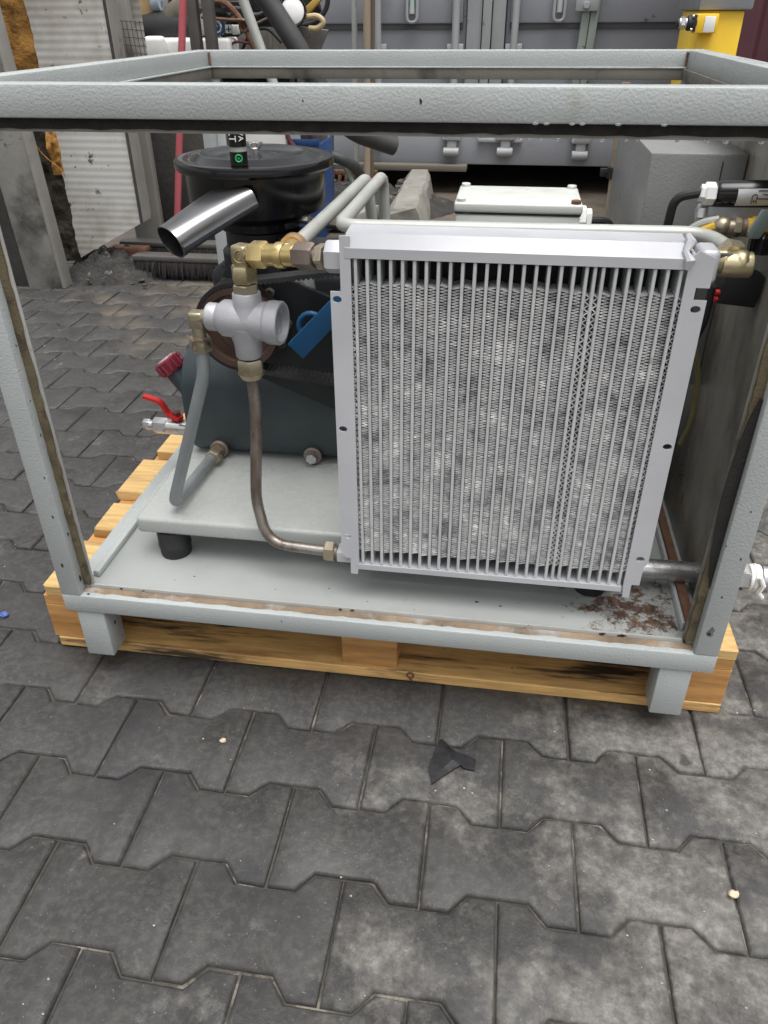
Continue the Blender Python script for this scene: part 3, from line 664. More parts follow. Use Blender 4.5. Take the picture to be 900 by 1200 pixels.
# drain valve at the left end of the tank
dvl = thing('drain_valve', at(215, 500, .43), 'nickel ball valve with red lever at the left end of the dark tank', 'valve')
a_, e_ = at(170, 497, .43), at(236, 503, .43); dx = (e_ - a_)
def al(t): return a_ + dx * t
b = B(); cyl(b, al(0), al(.16), .0105); hexn(b, al(.17), al(.42), .0175); cyl(b, al(.40), al(.78), .0165, 24); hexn(b, al(.62), al(1.0), .0175); part('body', b, m_steel, dvl)
b = B(); hexn(b, al(-.02), al(.10), .012); part('end_plug', b, m_steel, dvl)
st = al(.60); b = B(); cyl(b, st + V((0, 0, .012)), st + V((0, 0, .034)), .007); hexn(b, st + V((0, 0, .027)), st + V((0, 0, .036)), .009); part('stem', b, m_dkred, dvl)
h0, h1, h2, h3 = st + V((.008, -.004, .023)), at(198, 486, .425), at(188, 470, .42), at(168, 464, .415)
b = B()
pth = fillet([h0, h1, h2, h3], .012, 5); a3 = V((0, 1, 0))
rg = []
for k, p in enumerate(pth):
    t = (pth[min(k + 1, len(pth) - 1)] - pth[max(k - 1, 0)]).normalized(); u = t.cross(a3).normalized(); hw = .0095 - .0035 * k / len(pth)
    rg.append([b.verts.new(p + a3 * hw + u * .0028), b.verts.new(p - a3 * hw + u * .0028), b.verts.new(p - a3 * hw - u * .0028), b.verts.new(p + a3 * hw - u * .0028)])
for p, q in zip(rg, rg[1:]):
    for k in range(4): b.faces.new((p[k], p[(k + 1) % 4], q[(k + 1) % 4], q[k]))
b.faces.new(rg[0]); b.faces.new(rg[-1][::-1]); lathe(b, [(0, -.003), (.013, -.003), (.013, .003), (0, .003)], st + V((0, 0, .023)), (0, 0, 1), 20)
part('lever', b, m_red, dvl)

# ------------------------------------------------------------------ screw block, back plate, pulley, belt
sb = thing('compressor_block', at(300, 400, .40), 'black cast compressor block under the round air filter', 'compressor')
b = B()
bp = [at(*q, .335) for q in ((252, 345), (262, 318), (276, 304), (312, 300), (340, 330), (392, 350), (392, 480), (300, 440), (256, 415))]
prism(b, bp, (0, .012, 0), .0015); part('back_plate', b, m_cast, sb)
b = B(); c0 = at(305, 372, .35); box(b, (c0.x - .085, .349, .50), (c0.x + .25, .60, c0.z + .085), .02, 3); part('housing', b, m_cast, sb)
c1 = at(300, 262, .40); b = B(); lathe(b, [(0, c0.z + .06), (.066, c0.z + .06), (.07, c0.z + .07), (.07, .665), (.062, .672), (.062, .70), (0, .70)], (c1.x + .01, .40, 0), (0, 0, 1), 30); part('intake_valve', b, m_cast, sb)
b = B(); box(b, (c1.x + .055, .335, .655), (c1.x + .09, .42, .70), .006); part('intake_arm', b, m_cast, sb)
for px, py in ((264, 331), (337, 379), (316, 343), (330, 402)):
    p = at(px, py, .333); b = B(); lathe(b, [(0, 0), (.0085, 0), (.0085, .006), (.0075, .007), (.0045, .007), (.0042, .004), (0, .004)], (p.x, .3345, p.z), (0, -1, 0), 18); part('cap_screw', b, m_dpole, sb)
p = at(384, 232 + 25, .36); b = B(); hexn(b, at(352, 255, .38), at(362, 255, .38), .010); part('fitting', b, m_steel, sb)
b = B(); prism(b, [at(*q, .345) for q in ((328, 327), (366, 312), (370, 345), (345, 336))], (0, .05, 0), .002); prism(b, [at(*q, .343) for q in ((345, 322), (349, 320), (363, 340), (358, 340))], (0, .01, 0)); part('tension_casting', b, M('bare_alloy', (.42, .44, .43), .4, .6, .1, 15), sb)

pc = at(283, 381, .285); PR = .068
mc = V((.72, .285, .572)); MR = .125
pu = thing('drive_pulley', (pc.x, .285, pc.z), 'rust-brown drive pulley just behind the silver valve', 'pulley')
b = B(); lathe(b, [(0, -.024), (PR * .45, -.024), (PR * .5, -.016), (PR * .82, -.014), (PR * .86, -.022), (PR, -.022), (PR * 1.0, .022), (0, .022)], (pc.x, .285, pc.z), (0, 1, 0), 48); part('disc', b, m_pulley, pu)
b = B(); cyl(b, (pc.x, .255, pc.z), (pc.x, .268, pc.z), .016); part('hub', b, m_steel, pu)
# belt loop: outer tangents of both pulleys
d = (mc - pc); ds = math.hypot(d.x, d.z); th0 = math.atan2(d.z, d.x); al_ = math.acos((PR - MR) / ds)
lp = []
for k in range(25):
    a = th0 + al_ + (2 * math.pi - 2 * al_) * k / 24; lp.append((pc.x + (PR + .004) * math.cos(a), pc.z + (PR + .004) * math.sin(a), math.cos(a), math.sin(a)))
for k in range(33):
    a = th0 - al_ + 2 * al_ * k / 32; lp.append((mc.x + (MR + .004) * math.cos(a), mc.z + (MR + .004) * math.sin(a), math.cos(a), math.sin(a)))
bt = thing('drive_belt', (pc.x, .285, pc.z), 'black toothed belt running from the brown pulley behind the cooler', 'belt')
fine = []
for i in range(len(lp)):
    a, c = lp[i], lp[(i + 1) % len(lp)]; L_ = math.hypot(a[0] - c[0], a[1] - c[1]); n = max(1, int(L_ / .004))
    fine += [tuple(a[q] + (c[q] - a[q]) * k / n for q in range(4)) for k in range(n)]
b = B(); rg = []
for k, (x, z, nx, nz) in enumerate(fine):
    o_ = .0040; i_ = -.002 if k % 2 else -.0055
    rg.append([b.verts.new((x + nx * s, yy, z + nz * s)) for s, yy in ((o_, .268), (o_, .302), (i_, .302), (i_, .268))])
for k in range(len(rg)):
    p, q = rg[k], rg[(k + 1) % len(rg)]
    for i in range(4): b.faces.new((p[i], p[(i + 1) % 4], q[(i + 1) % 4], q[i]))
part('belt_loop', b, m_belt, bt, sharp=20)
bb = thing('belt_tensioner', at(362, 390, .24), 'blue painted steel tensioner bar slanting behind the left edge of the cooler', 'bracket')
b = B(); prism(b, [at(*q, .215) for q in ((337, 404), (355, 421), (402, 372), (402, 337))], (0, .022, 0), .0015); part('bar', b, m_blue, bb)
p = at(364, 384, .245); b = B(); tube(b, [(p.x + .021 * math.cos(t * .3142), .252, p.z + .021 * math.sin(t * .3142)) for t in range(21)], .0045, 10); cyl(b, (p.x, .24, p.z - .02), (p.x, .30, p.z - .02), .012); part('eye_ring', b, m_blue, bb)

# ------------------------------------------------------------------ electric motor and its terminal box
em = thing('electric_motor', (.72, .58, TZ1), 'grey electric motor with a cream lidded terminal box behind the cooler', 'motor')
mz = .515
b = B(); cyl(b, (.72, .36, mz), (.72, .84, mz), .125, 40, .012); box(b, (.62, .42, TZ1 + .0005), (.82, .78, mz - .09), .006); part('motor_body', b, m_tubeg, em)
b = B()
for k in range(36):
    a = 2 * math.pi * k / 36; c, s_ = math.cos(a), math.sin(a)
    if s_ > .8 or s_ < -.75: continue
    box(b, (.72 + .134 * c - .0015, .40, mz + .134 * s_ - .010), (.72 + .134 * c + .0015, .80, mz + .134 * s_ + .010), 0, rot=Matrix.Rotation(-a + math.pi / 2, 3, 'Y'))
o = part('cooling_fins', b, m_tubeg, em)
q0, q1, q2 = at(532, 247, .5), at(683, 246, .5), at(545, 216, .7)
tx0, tx1, tz = q0.x, q1.x, .727; ty0, ty1 = gz(533, 237, tz).y, gz(545, 217, tz).y
b = B(); box(b, (tx0 + .002, ty0 + .002, mz + .1), (tx1 - .002, ty1 - .002, tz - .019), .004); tb = part('terminal_box', b, m_cream, em)
b = B(); box(b, (tx0 - .001, ty0 - .001, tz - .0165), (tx1 + .001, ty1 + .001, tz), .004, 3); part('lid', b, m_cream, tb)
b = B(); box(b, (tx0 + .001, ty0 + .001, tz - .019), (tx1 - .001, ty1 - .001, tz - .0165), 0); part('lid_seal', b, m_gblack, tb)
for x, y in ((tx0 + .011, ty0 + .011), (tx1 - .011, ty0 + .011), (tx0 + .011, ty1 - .011), (tx1 - .011, ty1 - .011)):
    b = B(); cyl(b, (x, y, tz - .002), (x, y, tz + .006), .0085); part('lid_bolt', b, m_cream if y > .6 or x < .7 else m_rust, tb)
b = B(); gx = tx1 - .002; gy = ty0 + .05; hexn(b, (gx, gy, tz - .032), (gx + .014, gy, tz - .032), .0225, .1); hexn(b, (gx + .014, gy, tz - .034), (gx + .024, gy, tz - .034), .019); part('cable_gland', b, m_white, tb)
b = B(); tube(b, fillet([(gx + .02, gy, tz - .036), (gx + .06, gy + .02, tz - .04), (gx + .08, gy + .06, tz - .12)], .03), .008, 10); part('cable', b, m_rubber, tb)

# ------------------------------------------------------------------ air filter
AX, AY = .286, .405; fc = at(298, 182, AY); AZT = fc.z + .003; AX = fc.x
af = thing('air_filter', (AX, AY, .70), 'round glossy black air filter housing with a flared intake snout', 'air filter')
b = B(); zz = AZT
lathe(b, [(0, .700 - zz), (.066, .700 - zz), (.07, .703 - zz), (.071, .715 - zz), (.092, .722 - zz), (.108, .732 - zz), (.113, .745 - zz), (.1145, -.028), (.1145, -.022), (0, -.022)], (AX, AY, zz), (0, 0, 1), 64); part('housing', b, m_blackgl, af)
b = B(); lathe(b, [(0, -.021), (.121, -.021), (.1275, -.0195), (.1305, -.016), (.1305, -.0075), (.1285, -.004), (.124, -.0028), (.114, -.0035), (.108, -.0055), (.1035, -.005), (.092, .0025), (.087, .0035), (.080, .0015), (.062, -.0025), (.04, -.002), (.03, .0015), (.024, .002), (0, .001)], (AX, AY, zz), (0, 0, 1), 72); ld = part('lid', b, m_blackgl, af)
# wing nut
p = at(299, 183, AY - .01); wx, wy = p.x, AY - .01; wz = zz + .001
b = B(); cyl(b, (wx, wy, wz), (wx, wy, wz + .009), .0065); 
for s in (-1, 1):
    prism(b, [(wx + s * .003, wy - .001, wz + .003), (wx + s * .011, wy - .001, wz + .009), (wx + s * .014, wy - .001, wz + .018), (wx + s * .009, wy - .001, wz + .019), (wx + s * .005, wy - .001, wz + .010)], (0, .003, 0), .0006)
cyl(b, (wx, wy, wz), (wx, wy, wz + .017), .003, 10); part('wing_nut', b, m_steel, ld)
# service indicator on the lid: two black cups with a clear gap, green mark, white lettering
m_clear = M('clear_ring', (.30, .32, .30), .15, 0, .1, 20)
iy = AY - .098; ix = at(280, 186, iy).x; iz = zz - .004; ir = .0135
b = B(); lathe(b, [(0, 0), (ir - .001, 0), (ir, .001), (ir, .021), (0, .021)], (ix, iy, iz), (0, 0, 1), 28); ind = part('service_indicator', b, m_blackgl, af)
b = B(); lathe(b, [(0, .021), (ir - .0008, .021), (ir - .0008, .028), (0, .028)], (ix, iy, iz), (0, 0, 1), 28); part('clear_band', b, m_clear, ind)
b = B(); lathe(b, [(0, .028), (ir, .028), (ir, .054), (ir - .002, .057), (0, .057)], (ix, iy, iz), (0, 0, 1), 28); part('upper_cup', b, m_blackgl, ind)
b = B(); tube(b, [(ix + .004 + .0048 * math.cos(t * .4488), iy - math.sqrt(max(1e-6, (ir + .0002) ** 2 - (.004 + .0048 * math.cos(t * .4488)) ** 2)), iz + .0125 + .0048 * math.sin(t * .4488)) for t in range(15)], .0009, 6); part('green_mark', b, m_green, ind)
text_part('lettering', 'OK', .0042, (ix + .004, iy - ir - .0006, iz + .0125), (1, 0, 0), (0, 0, 1), m_green, ind, .0002)
text_part('lettering', 'LT', .015, (ix - .003, iy - ir - .0006, iz + .043), (0, 0, -1), (1, 0, 0), m_print, ind, .0003)
text_part('lettering', 'VA', .011, (ix + .0095, iy - .0112, iz + .043), (0, 0, -1), (.8, .6, 0), m_print, ind, .0003)
# intake snout: tapers out of the housing, flares to an oval mouth
s0, s1 = V((AX + .002, AY - .098, .768)), at(200, 284, .205)
dv = (s1 - s0); Ls = dv.length; dv.normalize(); sx_ = dv.cross(V((0, 0, 1))).normalized(); sz_ = sx_.cross(dv)
b = B(); rg = []
for k in range(11):
    t = k / 10; hw = .045 - .014 * t; hh = .019 + .0045 * t
    if k == 10: hw += .0015; hh += .0015
    c = s0 + dv * (Ls * t) + V((0, 0, 0.002 * math.sin(math.pi * t)))
    n_ = 4.2 - 1.8 * t; ring = []
    for q in range(32):
        a = 2 * math.pi * q / 32; ca, sa = math.cos(a), math.sin(a)
        ring.append(b.verts.new(c + sx_ * hw * math.copysign(abs(ca) ** (2 / n_), ca) + sz_ * hh * math.copysign(abs(sa) ** (2 / n_), sa)))
    rg.append(ring)
inner = []
for k in (10, 7, 4):
    t = k / 10; c = s0 + dv * (Ls * t); ring = []
    for v in rg[k]: ring.append(b.verts.new(c + (v.co - c) * .93))
    inner.append(ring)
allr = rg + inner
for p, q in zip(allr, allr[1:]):
    for k in range(32): b.faces.new((p[k], p[(k + 1) % 32], q[(k + 1) % 32], q[k]))
b.faces.new(inner[-1]); sn = part('intake_snout', b, m_snout, af, sharp=50)
b = B(); rg = []
for t in (0.02, .3, .6, .93, .99):
    c = s0 + dv * (Ls * t) - sx_ * (.0445 - .014 * t) - sz_ * .002
    rg.append([b.verts.new(c + q) for q in (sx_ * .004 + sz_ * .001, -sx_ * .007 + sz_ * .0006, -sx_ * .007 - sz_ * .0012, sx_ * .004 - sz_ * .001)])
for p, q in zip(rg, rg[1:]):
    for k in range(4): b.faces.new((p[k], p[(k + 1) % 4], q[(k + 1) % 4], q[k]))
b.faces.new(rg[0]); b.faces.new(rg[-1][::-1])
part('seam', b, m_snout, sn)

# ------------------------------------------------------------------ thermostatic valve and front pipework
VY = .125; vc = at(290, 379, VY)
tv = thing('thermostat_valve', (vc.x, VY, vc.z), 'silver-painted cast thermostat valve with pipes on four sides left of the cooler', 'valve')
vx0, vx1 = at(243, 374, VY).x, at(333, 383, VY).x
tilt = V((1, -.10, -.015)).normalized(); vl = vx1 - vx0; vo = V((vx0, VY + .006, vc.z + .006))
b = B(); lathe(b, [(0, 0), (.019, 0), (.0205, .002), (.0205, .013), (.019, .016), (.0215, .019), (.0265, .026), (.0275, vl * .45), (.0255, vl * .62), (.028, vl * .72), (.0285, vl * .80), (.0305, vl * .82), (.0315, vl * .86), (.0315, vl - .002), (.0300, vl), (.0262, vl), (.0252, vl - .008), (.020, vl - .012), (0, vl - .012)], vo, tilt, 40)
body = part('body', b, m_silver, tv)
b = B(); lathe(b, [(0, 0), (.0265, 0), (.0235, .012), (.0210, .022), (.0205, .035), (.0190, .037), (0, .037)], (vc.x + .003, VY, vc.z + .010), (0, 0, 1), 32); part('neck', b, m_silver, tv)
b = B(); lathe(b, [(0, 0), (.0265, 0), (.0235, .016), (.0205, .026), (.020, .044), (.018, .047), (0, .047)], (vc.x - .002, VY, vc.z - .004), (0, 0, -1), 32); part('neck', b, m_silver, tv)
b = B(); ve = vo + tilt * (vl - .0105); lathe(b, [(0, 0), (.021, 0), (.0205, .001), (.0, .001)], ve, tilt, 30); cap_ = part('end_plate', b, M('grey_plug', (.30, .31, .33), .4, .4, .1, 20), tv)
b = B(); tube(b, [ve + tilt * .002 + V((0, .0185 * math.cos(t * .24 + .5), .0185 * math.sin(t * .24 + .5))) for t in range(24)], .0015, 6); part('snap_ring', b, m_steel, cap_)
text_part('lettering', 'THERM  55', .0085, (vc.x - .008, VY - .0265, vc.z + .002), (1, -.1, -.03), (0, -.02, 1), m_silver, tv, .0005) if False else None
tp = V((vc.x + .003, VY, vc.z + .046)); bt_ = V((vc.x - .002, VY, vc.z - .05))

# brass assembly between valve, cooler and return pipe
ba = thing('brass_tee_assembly', tp, 'brass elbow and tee joining the top of the silver valve to the cooler', 'pipe fitting')
b = B(); hexn(b, tp, tp + V((0, 0, .013)), .0190, .2); part('union', b, m_bronze, ba)
b = B(); hexn(b, tp + V((0, 0, .0145)), tp + V((0, 0, .0385)), .0190, .45); part('nut', b, m_brass, ba)
eb = at(289, 298, VY); ez = eb.z
tp2 = V((tp.x, VY, ez)); tdir = (V((CX0 - .032, CY + .03, .739)) - tp2); TL = tdir.length; td = tdir.normalized()
b = B(); cyl(b, tp + V((0, 0, .036)), tp2 + V((0, 0, .010)), .0125); cyl(b, tp2 - td * .011, tp2 + td * .022, .0122); box(b, tp2 - V((.0125, .0125, .0135)), tp2 + V((.0125, .0125, .0135)), .0045, 3, rot=Matrix.Rotation(math.atan2(td.y, td.x), 3, 'Z')); el_ = part('elbow', b, m_brass, ba)
ed = tp2 + V((0, -.0132, 0)); 
b = B(); tube(b, [ed + V((.0085 * math.cos(t * .3142), -.0003, .0085 * math.sin(t * .3142))) for t in range(21)], .0009, 6); part('cast_ring', b, m_brass, el_)
text_part('lettering', 'S', .013, ed + V((0, -.0006, 0)), (1, 0, 0), (0, 0, 1), m_brass, el_, .0007)
def tt(t): return tp2 + td * (TL * t)
b = B(); hexn(b, tt(.12), tt(.31), .0185, .2); part('nut', b, m_ybrass, ba)
b = B(); cyl(b, tt(.30), tt(.66), .0148, 24); lathe(b, [(.0155, 0), (.0175, .004), (.0175, .012), (0, .012)], tt(.53), -td, 24)
te = part('tee', b, m_ybrass, ba)
b = B(); hexn(b, tt(.655), tt(.875), .0180, .4); part('nut', b, m_brownnut, ba)
b = B(); cyl(b, tt(.87), tt(.93), .010); part('tail', b, m_steel, ba)
b = B(); hexn(b, tt(.91), tt(.995), .017, .1); part('lock_nut', b, m_bronze, ba)
tb_ = tt(.54); bdir = V((.02, .95, .03)).normalized()
b = B(); cyl(b, tb_, tb_ + bdir * .03, .0155); part('branch', b, m_ybrass, te)
b = B(); lathe(b, [(.0, .026), (.0185, .026), (.019, .03), (.019, .044), (.017, .047), (0, .047)], tb_, bdir, 24); part('branch_nut', b, M('copper_nut', (.52, .33, .18), .4, .7, .15, 20), te)
# return pipe from the tee back over the tank
pe = at(430, 208, .63)
rp = thing('return_pipe', tb_ + bdir * .047, 'straight pale grey pipe running back from the brass tee, left one of two', 'pipe')
b = B(); tube(b, fillet([tb_ + bdir * .03, pe, pe + V((.012, .03, -.16))], .03), .0108, 14); part('pipe', b, m_tubew, rp)
# bypass pipe behind the cooler crown
y_r = .168; r1 = at(402, 268, y_r); r2 = at(805, 274, y_r); zr = (r1.z + r2.z) / 2
eR = V((at(862, 306, .085).x, .085, at(862, 306, .085).z))
up_ = at(449, 205, .53)
bp_ = thing('bypass_pipe', (.72, y_r, zr - .012), 'long grey pipe along the crown of the cooler with a bent return at its left', 'pipe')
b = B(); tube(b, fillet([V((up_.x + .006, up_.y, up_.z - .19)), V((up_.x, up_.y, up_.z)), V((r1.x - .006, y_r, zr)), V((eR.x - .022, y_r - .003, zr + .004)), V((eR.x, eR.y + .012, eR.z + .006))], [.035, .03, .07]), .0100, 14); part('pipe', b, m_tubew, bp_)
er = thing('brass_elbow', eR, 'brass elbow with hexagon nuts at the upper right corner of the cooler', 'pipe fitting')
b = B(); cyl(b, eR - V((.018, 0, .004)), eR + V((.020, 0, -.004)), .0155, 24); sphere(b, eR + V((.006, 0, -.002)), .0162); part('body', b, m_brass, er)
dpi = (V((eR.x - .012, y_r - .02, zr + .004)) - eR).normalized()
b = B(); hexn(b, eR + dpi * .010, eR + dpi * .028, .0185, .2); part('nut', b, m_bronze, er)
b = B(); cyl(b, eR - V((.032, 0, 0)), eR - V((.012, 0, 0)), .014); part('tail', b, m_brass, er)
b = B(); hexn(b, V((CX1 + .0305, eR.y - .004, eR.z - .004)), V((eR.x - .026, eR.y - .002, eR.z - .002)), .0235, .2); part('lock_nut', b, M('grey_nut', (.27, .28, .30), .45, .5, .1, 20), er)
# pipe from valve foot to cooler foot
sp = thing('supply_pipe', bt_, 'rust-streaked steel pipe bending from under the silver valve to the cooler foot', 'pipe')
b = B(); hexn(b, bt_ + V((0, 0, -.026)), bt_ + V((0, 0, -.004)), .0205, .2); lathe(b, [(.0, -.026), (.0205, -.026), (.0155, -.035), (0, -.035)], bt_, (0, 0, 1), 24); part('nut', b, m_bronze, sp)
c_end = V((CX0 - .034, CY + .026, .262)); c_nut = c_end + V((-.022, 0, 0))
k1 = at(300, 585, .10); k2 = at(318, 632, .085)
b = B(); tube(b, fillet([bt_ + V((0, 0, -.02)), V((bt_.x + .002, VY - .002, bt_.z - .09)), V((k1.x, .10, k1.z)), V((k2.x - .006, .082, c_end.z + .002)), c_nut + V((.01, 0, 0))], [.03, .02, .05]), .0092, 14); part('pipe', b, m_tuber, sp)
b = B(); hexn(b, c_nut, c_nut + V((.017, 0, 0)), .0175, .3); part('nut', b, m_bronze, sp)
b = B(); cyl(b, c_nut + V((.015, 0, 0)), c_end, .011); part('tail', b, m_brownnut, sp)
# pipe from valve side down to the tank
dp = thing('drain_pipe', at(205, 580, VY), 'grey V-bent pipe from the left of the silver valve down to the tank port', 'pipe')
vl0 = vo - tilt * .002; e0 = V((at(229, 372, VY).x, VY + .006, vo.z - .004))
b = B(); cyl(b, vl0 + tilt * .004, e0, .0115); box(b, e0 - V((.0112, .0112, .014)), e0 + V((.0112, .0112, .0112)), .004, 3); cyl(b, e0, e0 - V((0, 0, .03)), .0105); part('elbow', b, m_bronze, dp)
b = B(); hexn(b, e0 - V((0, 0, .028)), e0 - V((0, 0, .050)), .0175, .4); part('nut', b, m_bronze, dp)
port = at(258, 525, TKY); j0 = e0 - V((0, 0, .05)); j1 = at(240, 440, VY); j2 = at(203, 592, VY + .005)
b = B(); tube(b, fillet([j0 + V((0, 0, .01)), V((j0.x + .001, VY + .004, j1.z + .035)), V((j1.x - .002, VY + .002, j1.z)), j2, V((port.x - .004, TKY - .022, port.z - .002))], [.02, .03, .026]), .0101, 14); part('pipe', b, m_tubeg, dp)
b = B(); dd = (V((port.x, TKY, port.z)) - j2).normalized(); pp_ = V((port.x, TKY - .016, port.z)); hexn(b, pp_ - dd * .028, pp_ - dd * .004, .0155, .4); part('nut', b, m_bronze, dp)

# ------------------------------------------------------------------ control cabinet, switches, outlet on the right-hand panel
cb = thing('control_cabinet', (.975, .67, .45), 'grey hammered-paint cabinet box fixed to the inside of the right side panel', 'cabinet')
b = B(); box(b, (.913, .405, .45), (1.0568, .86, .826), .004); part('case', b, M('cabinet_hammered_paint', (.21, .215, .21), .36, .1, .1, 6, .45, 330, .0012), cb)
b = B(); box(b, (1.02, .4035, .46), (1.0215, .4048, .815), 0); part('door_seam', b, m_dark, cb)

ps = thing('pressure_switch', (1.02, .24, .78), 'black pressure switch with a silver label on a grey base at the right post', 'switch')
q = at(838, 227, .22); px0 = q.x
b = B(); lathe(b, [(0, 0), (.014, 0), (.0165, .004), (.0165, .14), (0, .14)], (px0, .22, q.z), (1, .12, .01), 24); part('barrel', b, m_blackgl, ps)
b = B(); rg = []
for k in range(9):
    a = R(-140 + 80 * k / 8) ; y_, z_ = .0168 * math.cos(a + math.pi * 0) , .0168 * math.sin(a)
a0, u_, v_ = frame_of((1, .12, .01))
for k in range(9):
    ang = R(-55 + 85 * k / 8); nrm = V((0, -math.cos(ang), math.sin(ang)))
    rg.append([b.verts.new(V((px0, .22, q.z)) + a0 * s + nrm * .0169) for s in (.026, .115)])
for p, r_ in zip(rg, rg[1:]): b.faces.new((p[0], p[1], r_[1], r_[0]))
lb = part('label_plate', b, m_label, ps)
text_part('lettering', 'CE', .011, V((px0, .22, q.z)) + a0 * .048 + V((0, -.0175, -.004)), (0, 0, -1), (1, .12, .01), m_gblack, lb, .0002)
for k, (s, ln, zz_) in enumerate(((.062, .020, .006), (.066, .024, .001), (.060, .018, -.004), (.09, .014, .005), (.09, .014, 0))):
    b = B(); c = V((px0, .22, q.z)) + a0 * s + V((0, -.0174, zz_)); box(b, c - V((ln / 2, .0003, .0007)), c + V((ln / 2, .0003, .0007)), 0); part('print_line', b, m_dpole, lb)
b = B(); box(b, (px0 - .006, .215, q.z - .040), (1.0565, .255, q.z - .015), .003); part('base', b, M('alloy_base', (.30, .31, .32), .4, .5, .08, 20), ps)
b = B(); hexn(b, (px0 - .014, .22, q.z), (px0, .22, q.z), .0145); hexn(b, (px0 - .020, .22, q.z + .001), (px0 - .012, .22, q.z), .011); part('cable_gland', b, m_white, ps)
b = B(); hexn(b, (px0 - .018, .225, q.z - .026), (px0 - .004, .225, q.z - .026), .012); cyl(b, (px0 - .010, .225, q.z - .044), (px0 - .010, .225, q.z - .03), .008); part('fitting', b, m_steel, ps)
b = B(); tube(b, fillet([(px0 - .018, .22, q.z + .001), (px0 - .05, .225, q.z - .006), (px0 - .052, .24, q.z - .08), (px0 - .05, .27, q.z - .14)], .035), .0062, 10); part('cable', b, m_rubber, ps)

sf = thing('switch_fittings', (1.03, .2, .72), 'brass pipe fittings wrapped in yellow tape under the black pressure switch', 'pipe fitting')
q = at(846, 266, .2); z_ = q.z
b = B(); sphere(b, (q.x, .2, z_ + .001), .0125); cyl(b, (q.x, .2, z_), (q.x + .018, .2, z_ - .001), .010); hexn(b, (q.x + .014, .2, z_), (q.x + .024, .2, z_), .0125); part('elbow', b, m_bronze, sf)
b = B(); cyl(b, (q.x + .024, .2, z_), (q.x + .05, .2, z_ - .001), .0115); hexn(b, (q.x + .044, .2, z_), (q.x + .052, .2, z_), .013); part('nipple', b, m_brownnut, sf)
b = B(); cyl(b, (q.x + .03, .2, z_), (q.x + .042, .2, z_), .0122); part('tape', b, m_ytape, sf)
b = B(); prism(b, [at(*k, .17) for k in ((876, 272), (893, 246), (903, 246), (903, 262), (890, 280), (877, 280))], (0, .003, 0), .0008); part('bracket', b, m_teal, sf)
b = B(); box(b, (at(884, 265, .19).x, .188, z_ - .012), (1.0560, .22, z_ + .012), .004); part('tape', b, m_ytape, sf)
b = B(); tube(b, fillet([(q.x - .008, .2, z_), (q.x - .03, .205, z_ - .012), (q.x - .036, .21, z_ - .05)], .02), .0075, 10); part('yellow_lead', b, m_ytape, sf)
b = B(); tube(b, fillet([(q.x - .004, .205, z_ + .008), (q.x - .026, .21, z_ + .002), (q.x - .05, .215, z_ - .02)], .02), .006, 10); part('grey_lead', b, m_tubew, sf)
rs = thing('plastic_cap', at(890, 285, .2), 'black round plastic cap below the zinc bracket at the right edge', 'cap')
q = at(897, 284, .19); b = B(); lathe(b, [(0, 0), (.014, 0), (.017, .004), (.0175, .022), (.013, .028), (0, .028)], (q.x - .004, .19, q.z - .014), (0, 0, 1), 24); part('cap_body', b, m_blackgl, rs)
sol = thing('solenoid_coil', at(865, 340, .2), 'square black solenoid coil with red plug tips right of the cooler', 'solenoid')
q0_, q1_ = at(846, 318, .2), at(884, 356, .2)
b = B(); box(b, (q0_.x, .185, q1_.z), (q1_.x, .225, q0_.z), .003, 2, rot=Matrix.Rotation(R(5), 3, 'Y')); part('coil', b, m_rubber, sol)
for dz in (0, .009):
    b = B(); p = at(840, 346, .19); cyl(b, (p.x - .003, .19, p.z - dz + .004), (p.x + .012, .19, p.z - dz + .004), .0045, 12); part('red_tip', b, m_red, sol)
b = B(); p = at(832, 352, .2); tube(b, fillet([(p.x, .2, p.z + .02), (p.x - .001, .2, p.z - .03), (p.x - .006, .21, p.z - .06)], .01), .006, 8); part('lead', b, m_rubber, sol)
yw = B(); tube(yw, fillet([at(812, 395, .16), at(819, 440, .17), at(812, 490, .18), at(797, 520, .19)], .05), .004, 8); one('yellow_cable', yw, M('dull_yellow_cable', (.15, .135, .055), .5, 0, .15, 10), 'dull yellow cable hanging behind the right edge of the cooler', 'cable')
b = B(); q = gz(700, 672, .222); yo = gz(780, 668, .222).y
op = thing('outlet_pipe', (1.0, yo, .21), 'galvanised outlet pipe passing through the right side of the cage to a taped fitting', 'pipe')
tube(b, [(.90, yo, .2215), (1.125, yo, .2215)], .0175, 20); part('pipe', b, M('galvanised_pipe', (.50, .50, .50), .3, .85, .2, 12, .15, 60, .001, spots=[((.2, .19, .18), 10, .58, .08)]), op)
xo = at(868, 672, yo).x
b = B(); hexn(b, (xo - .012, yo, .2215), (xo + .012, yo, .2215), .023, .2); cyl(b, (xo + .028, yo, .2215), (xo + .09, yo, .2215), .024); hexn(b, (xo + .040, yo, .2215), (xo + .062, yo, .2215), .028, .4); part('union', b, m_steel, op)
b = B()
for k in range(3): cyl(b, (xo + .012 + .006 * k, yo, .2215), (xo + .018 + .006 * k, yo, .2215), .0225 + .0012 * (k % 2), 18)
tube(b, [(xo + .022, yo - .024, .24), (xo + .03, yo - .026, .225), (xo + .026, yo - .025, .21), (xo + .034, yo - .024, .20)], .004, 8); part('thread_tape', b, m_white, op)

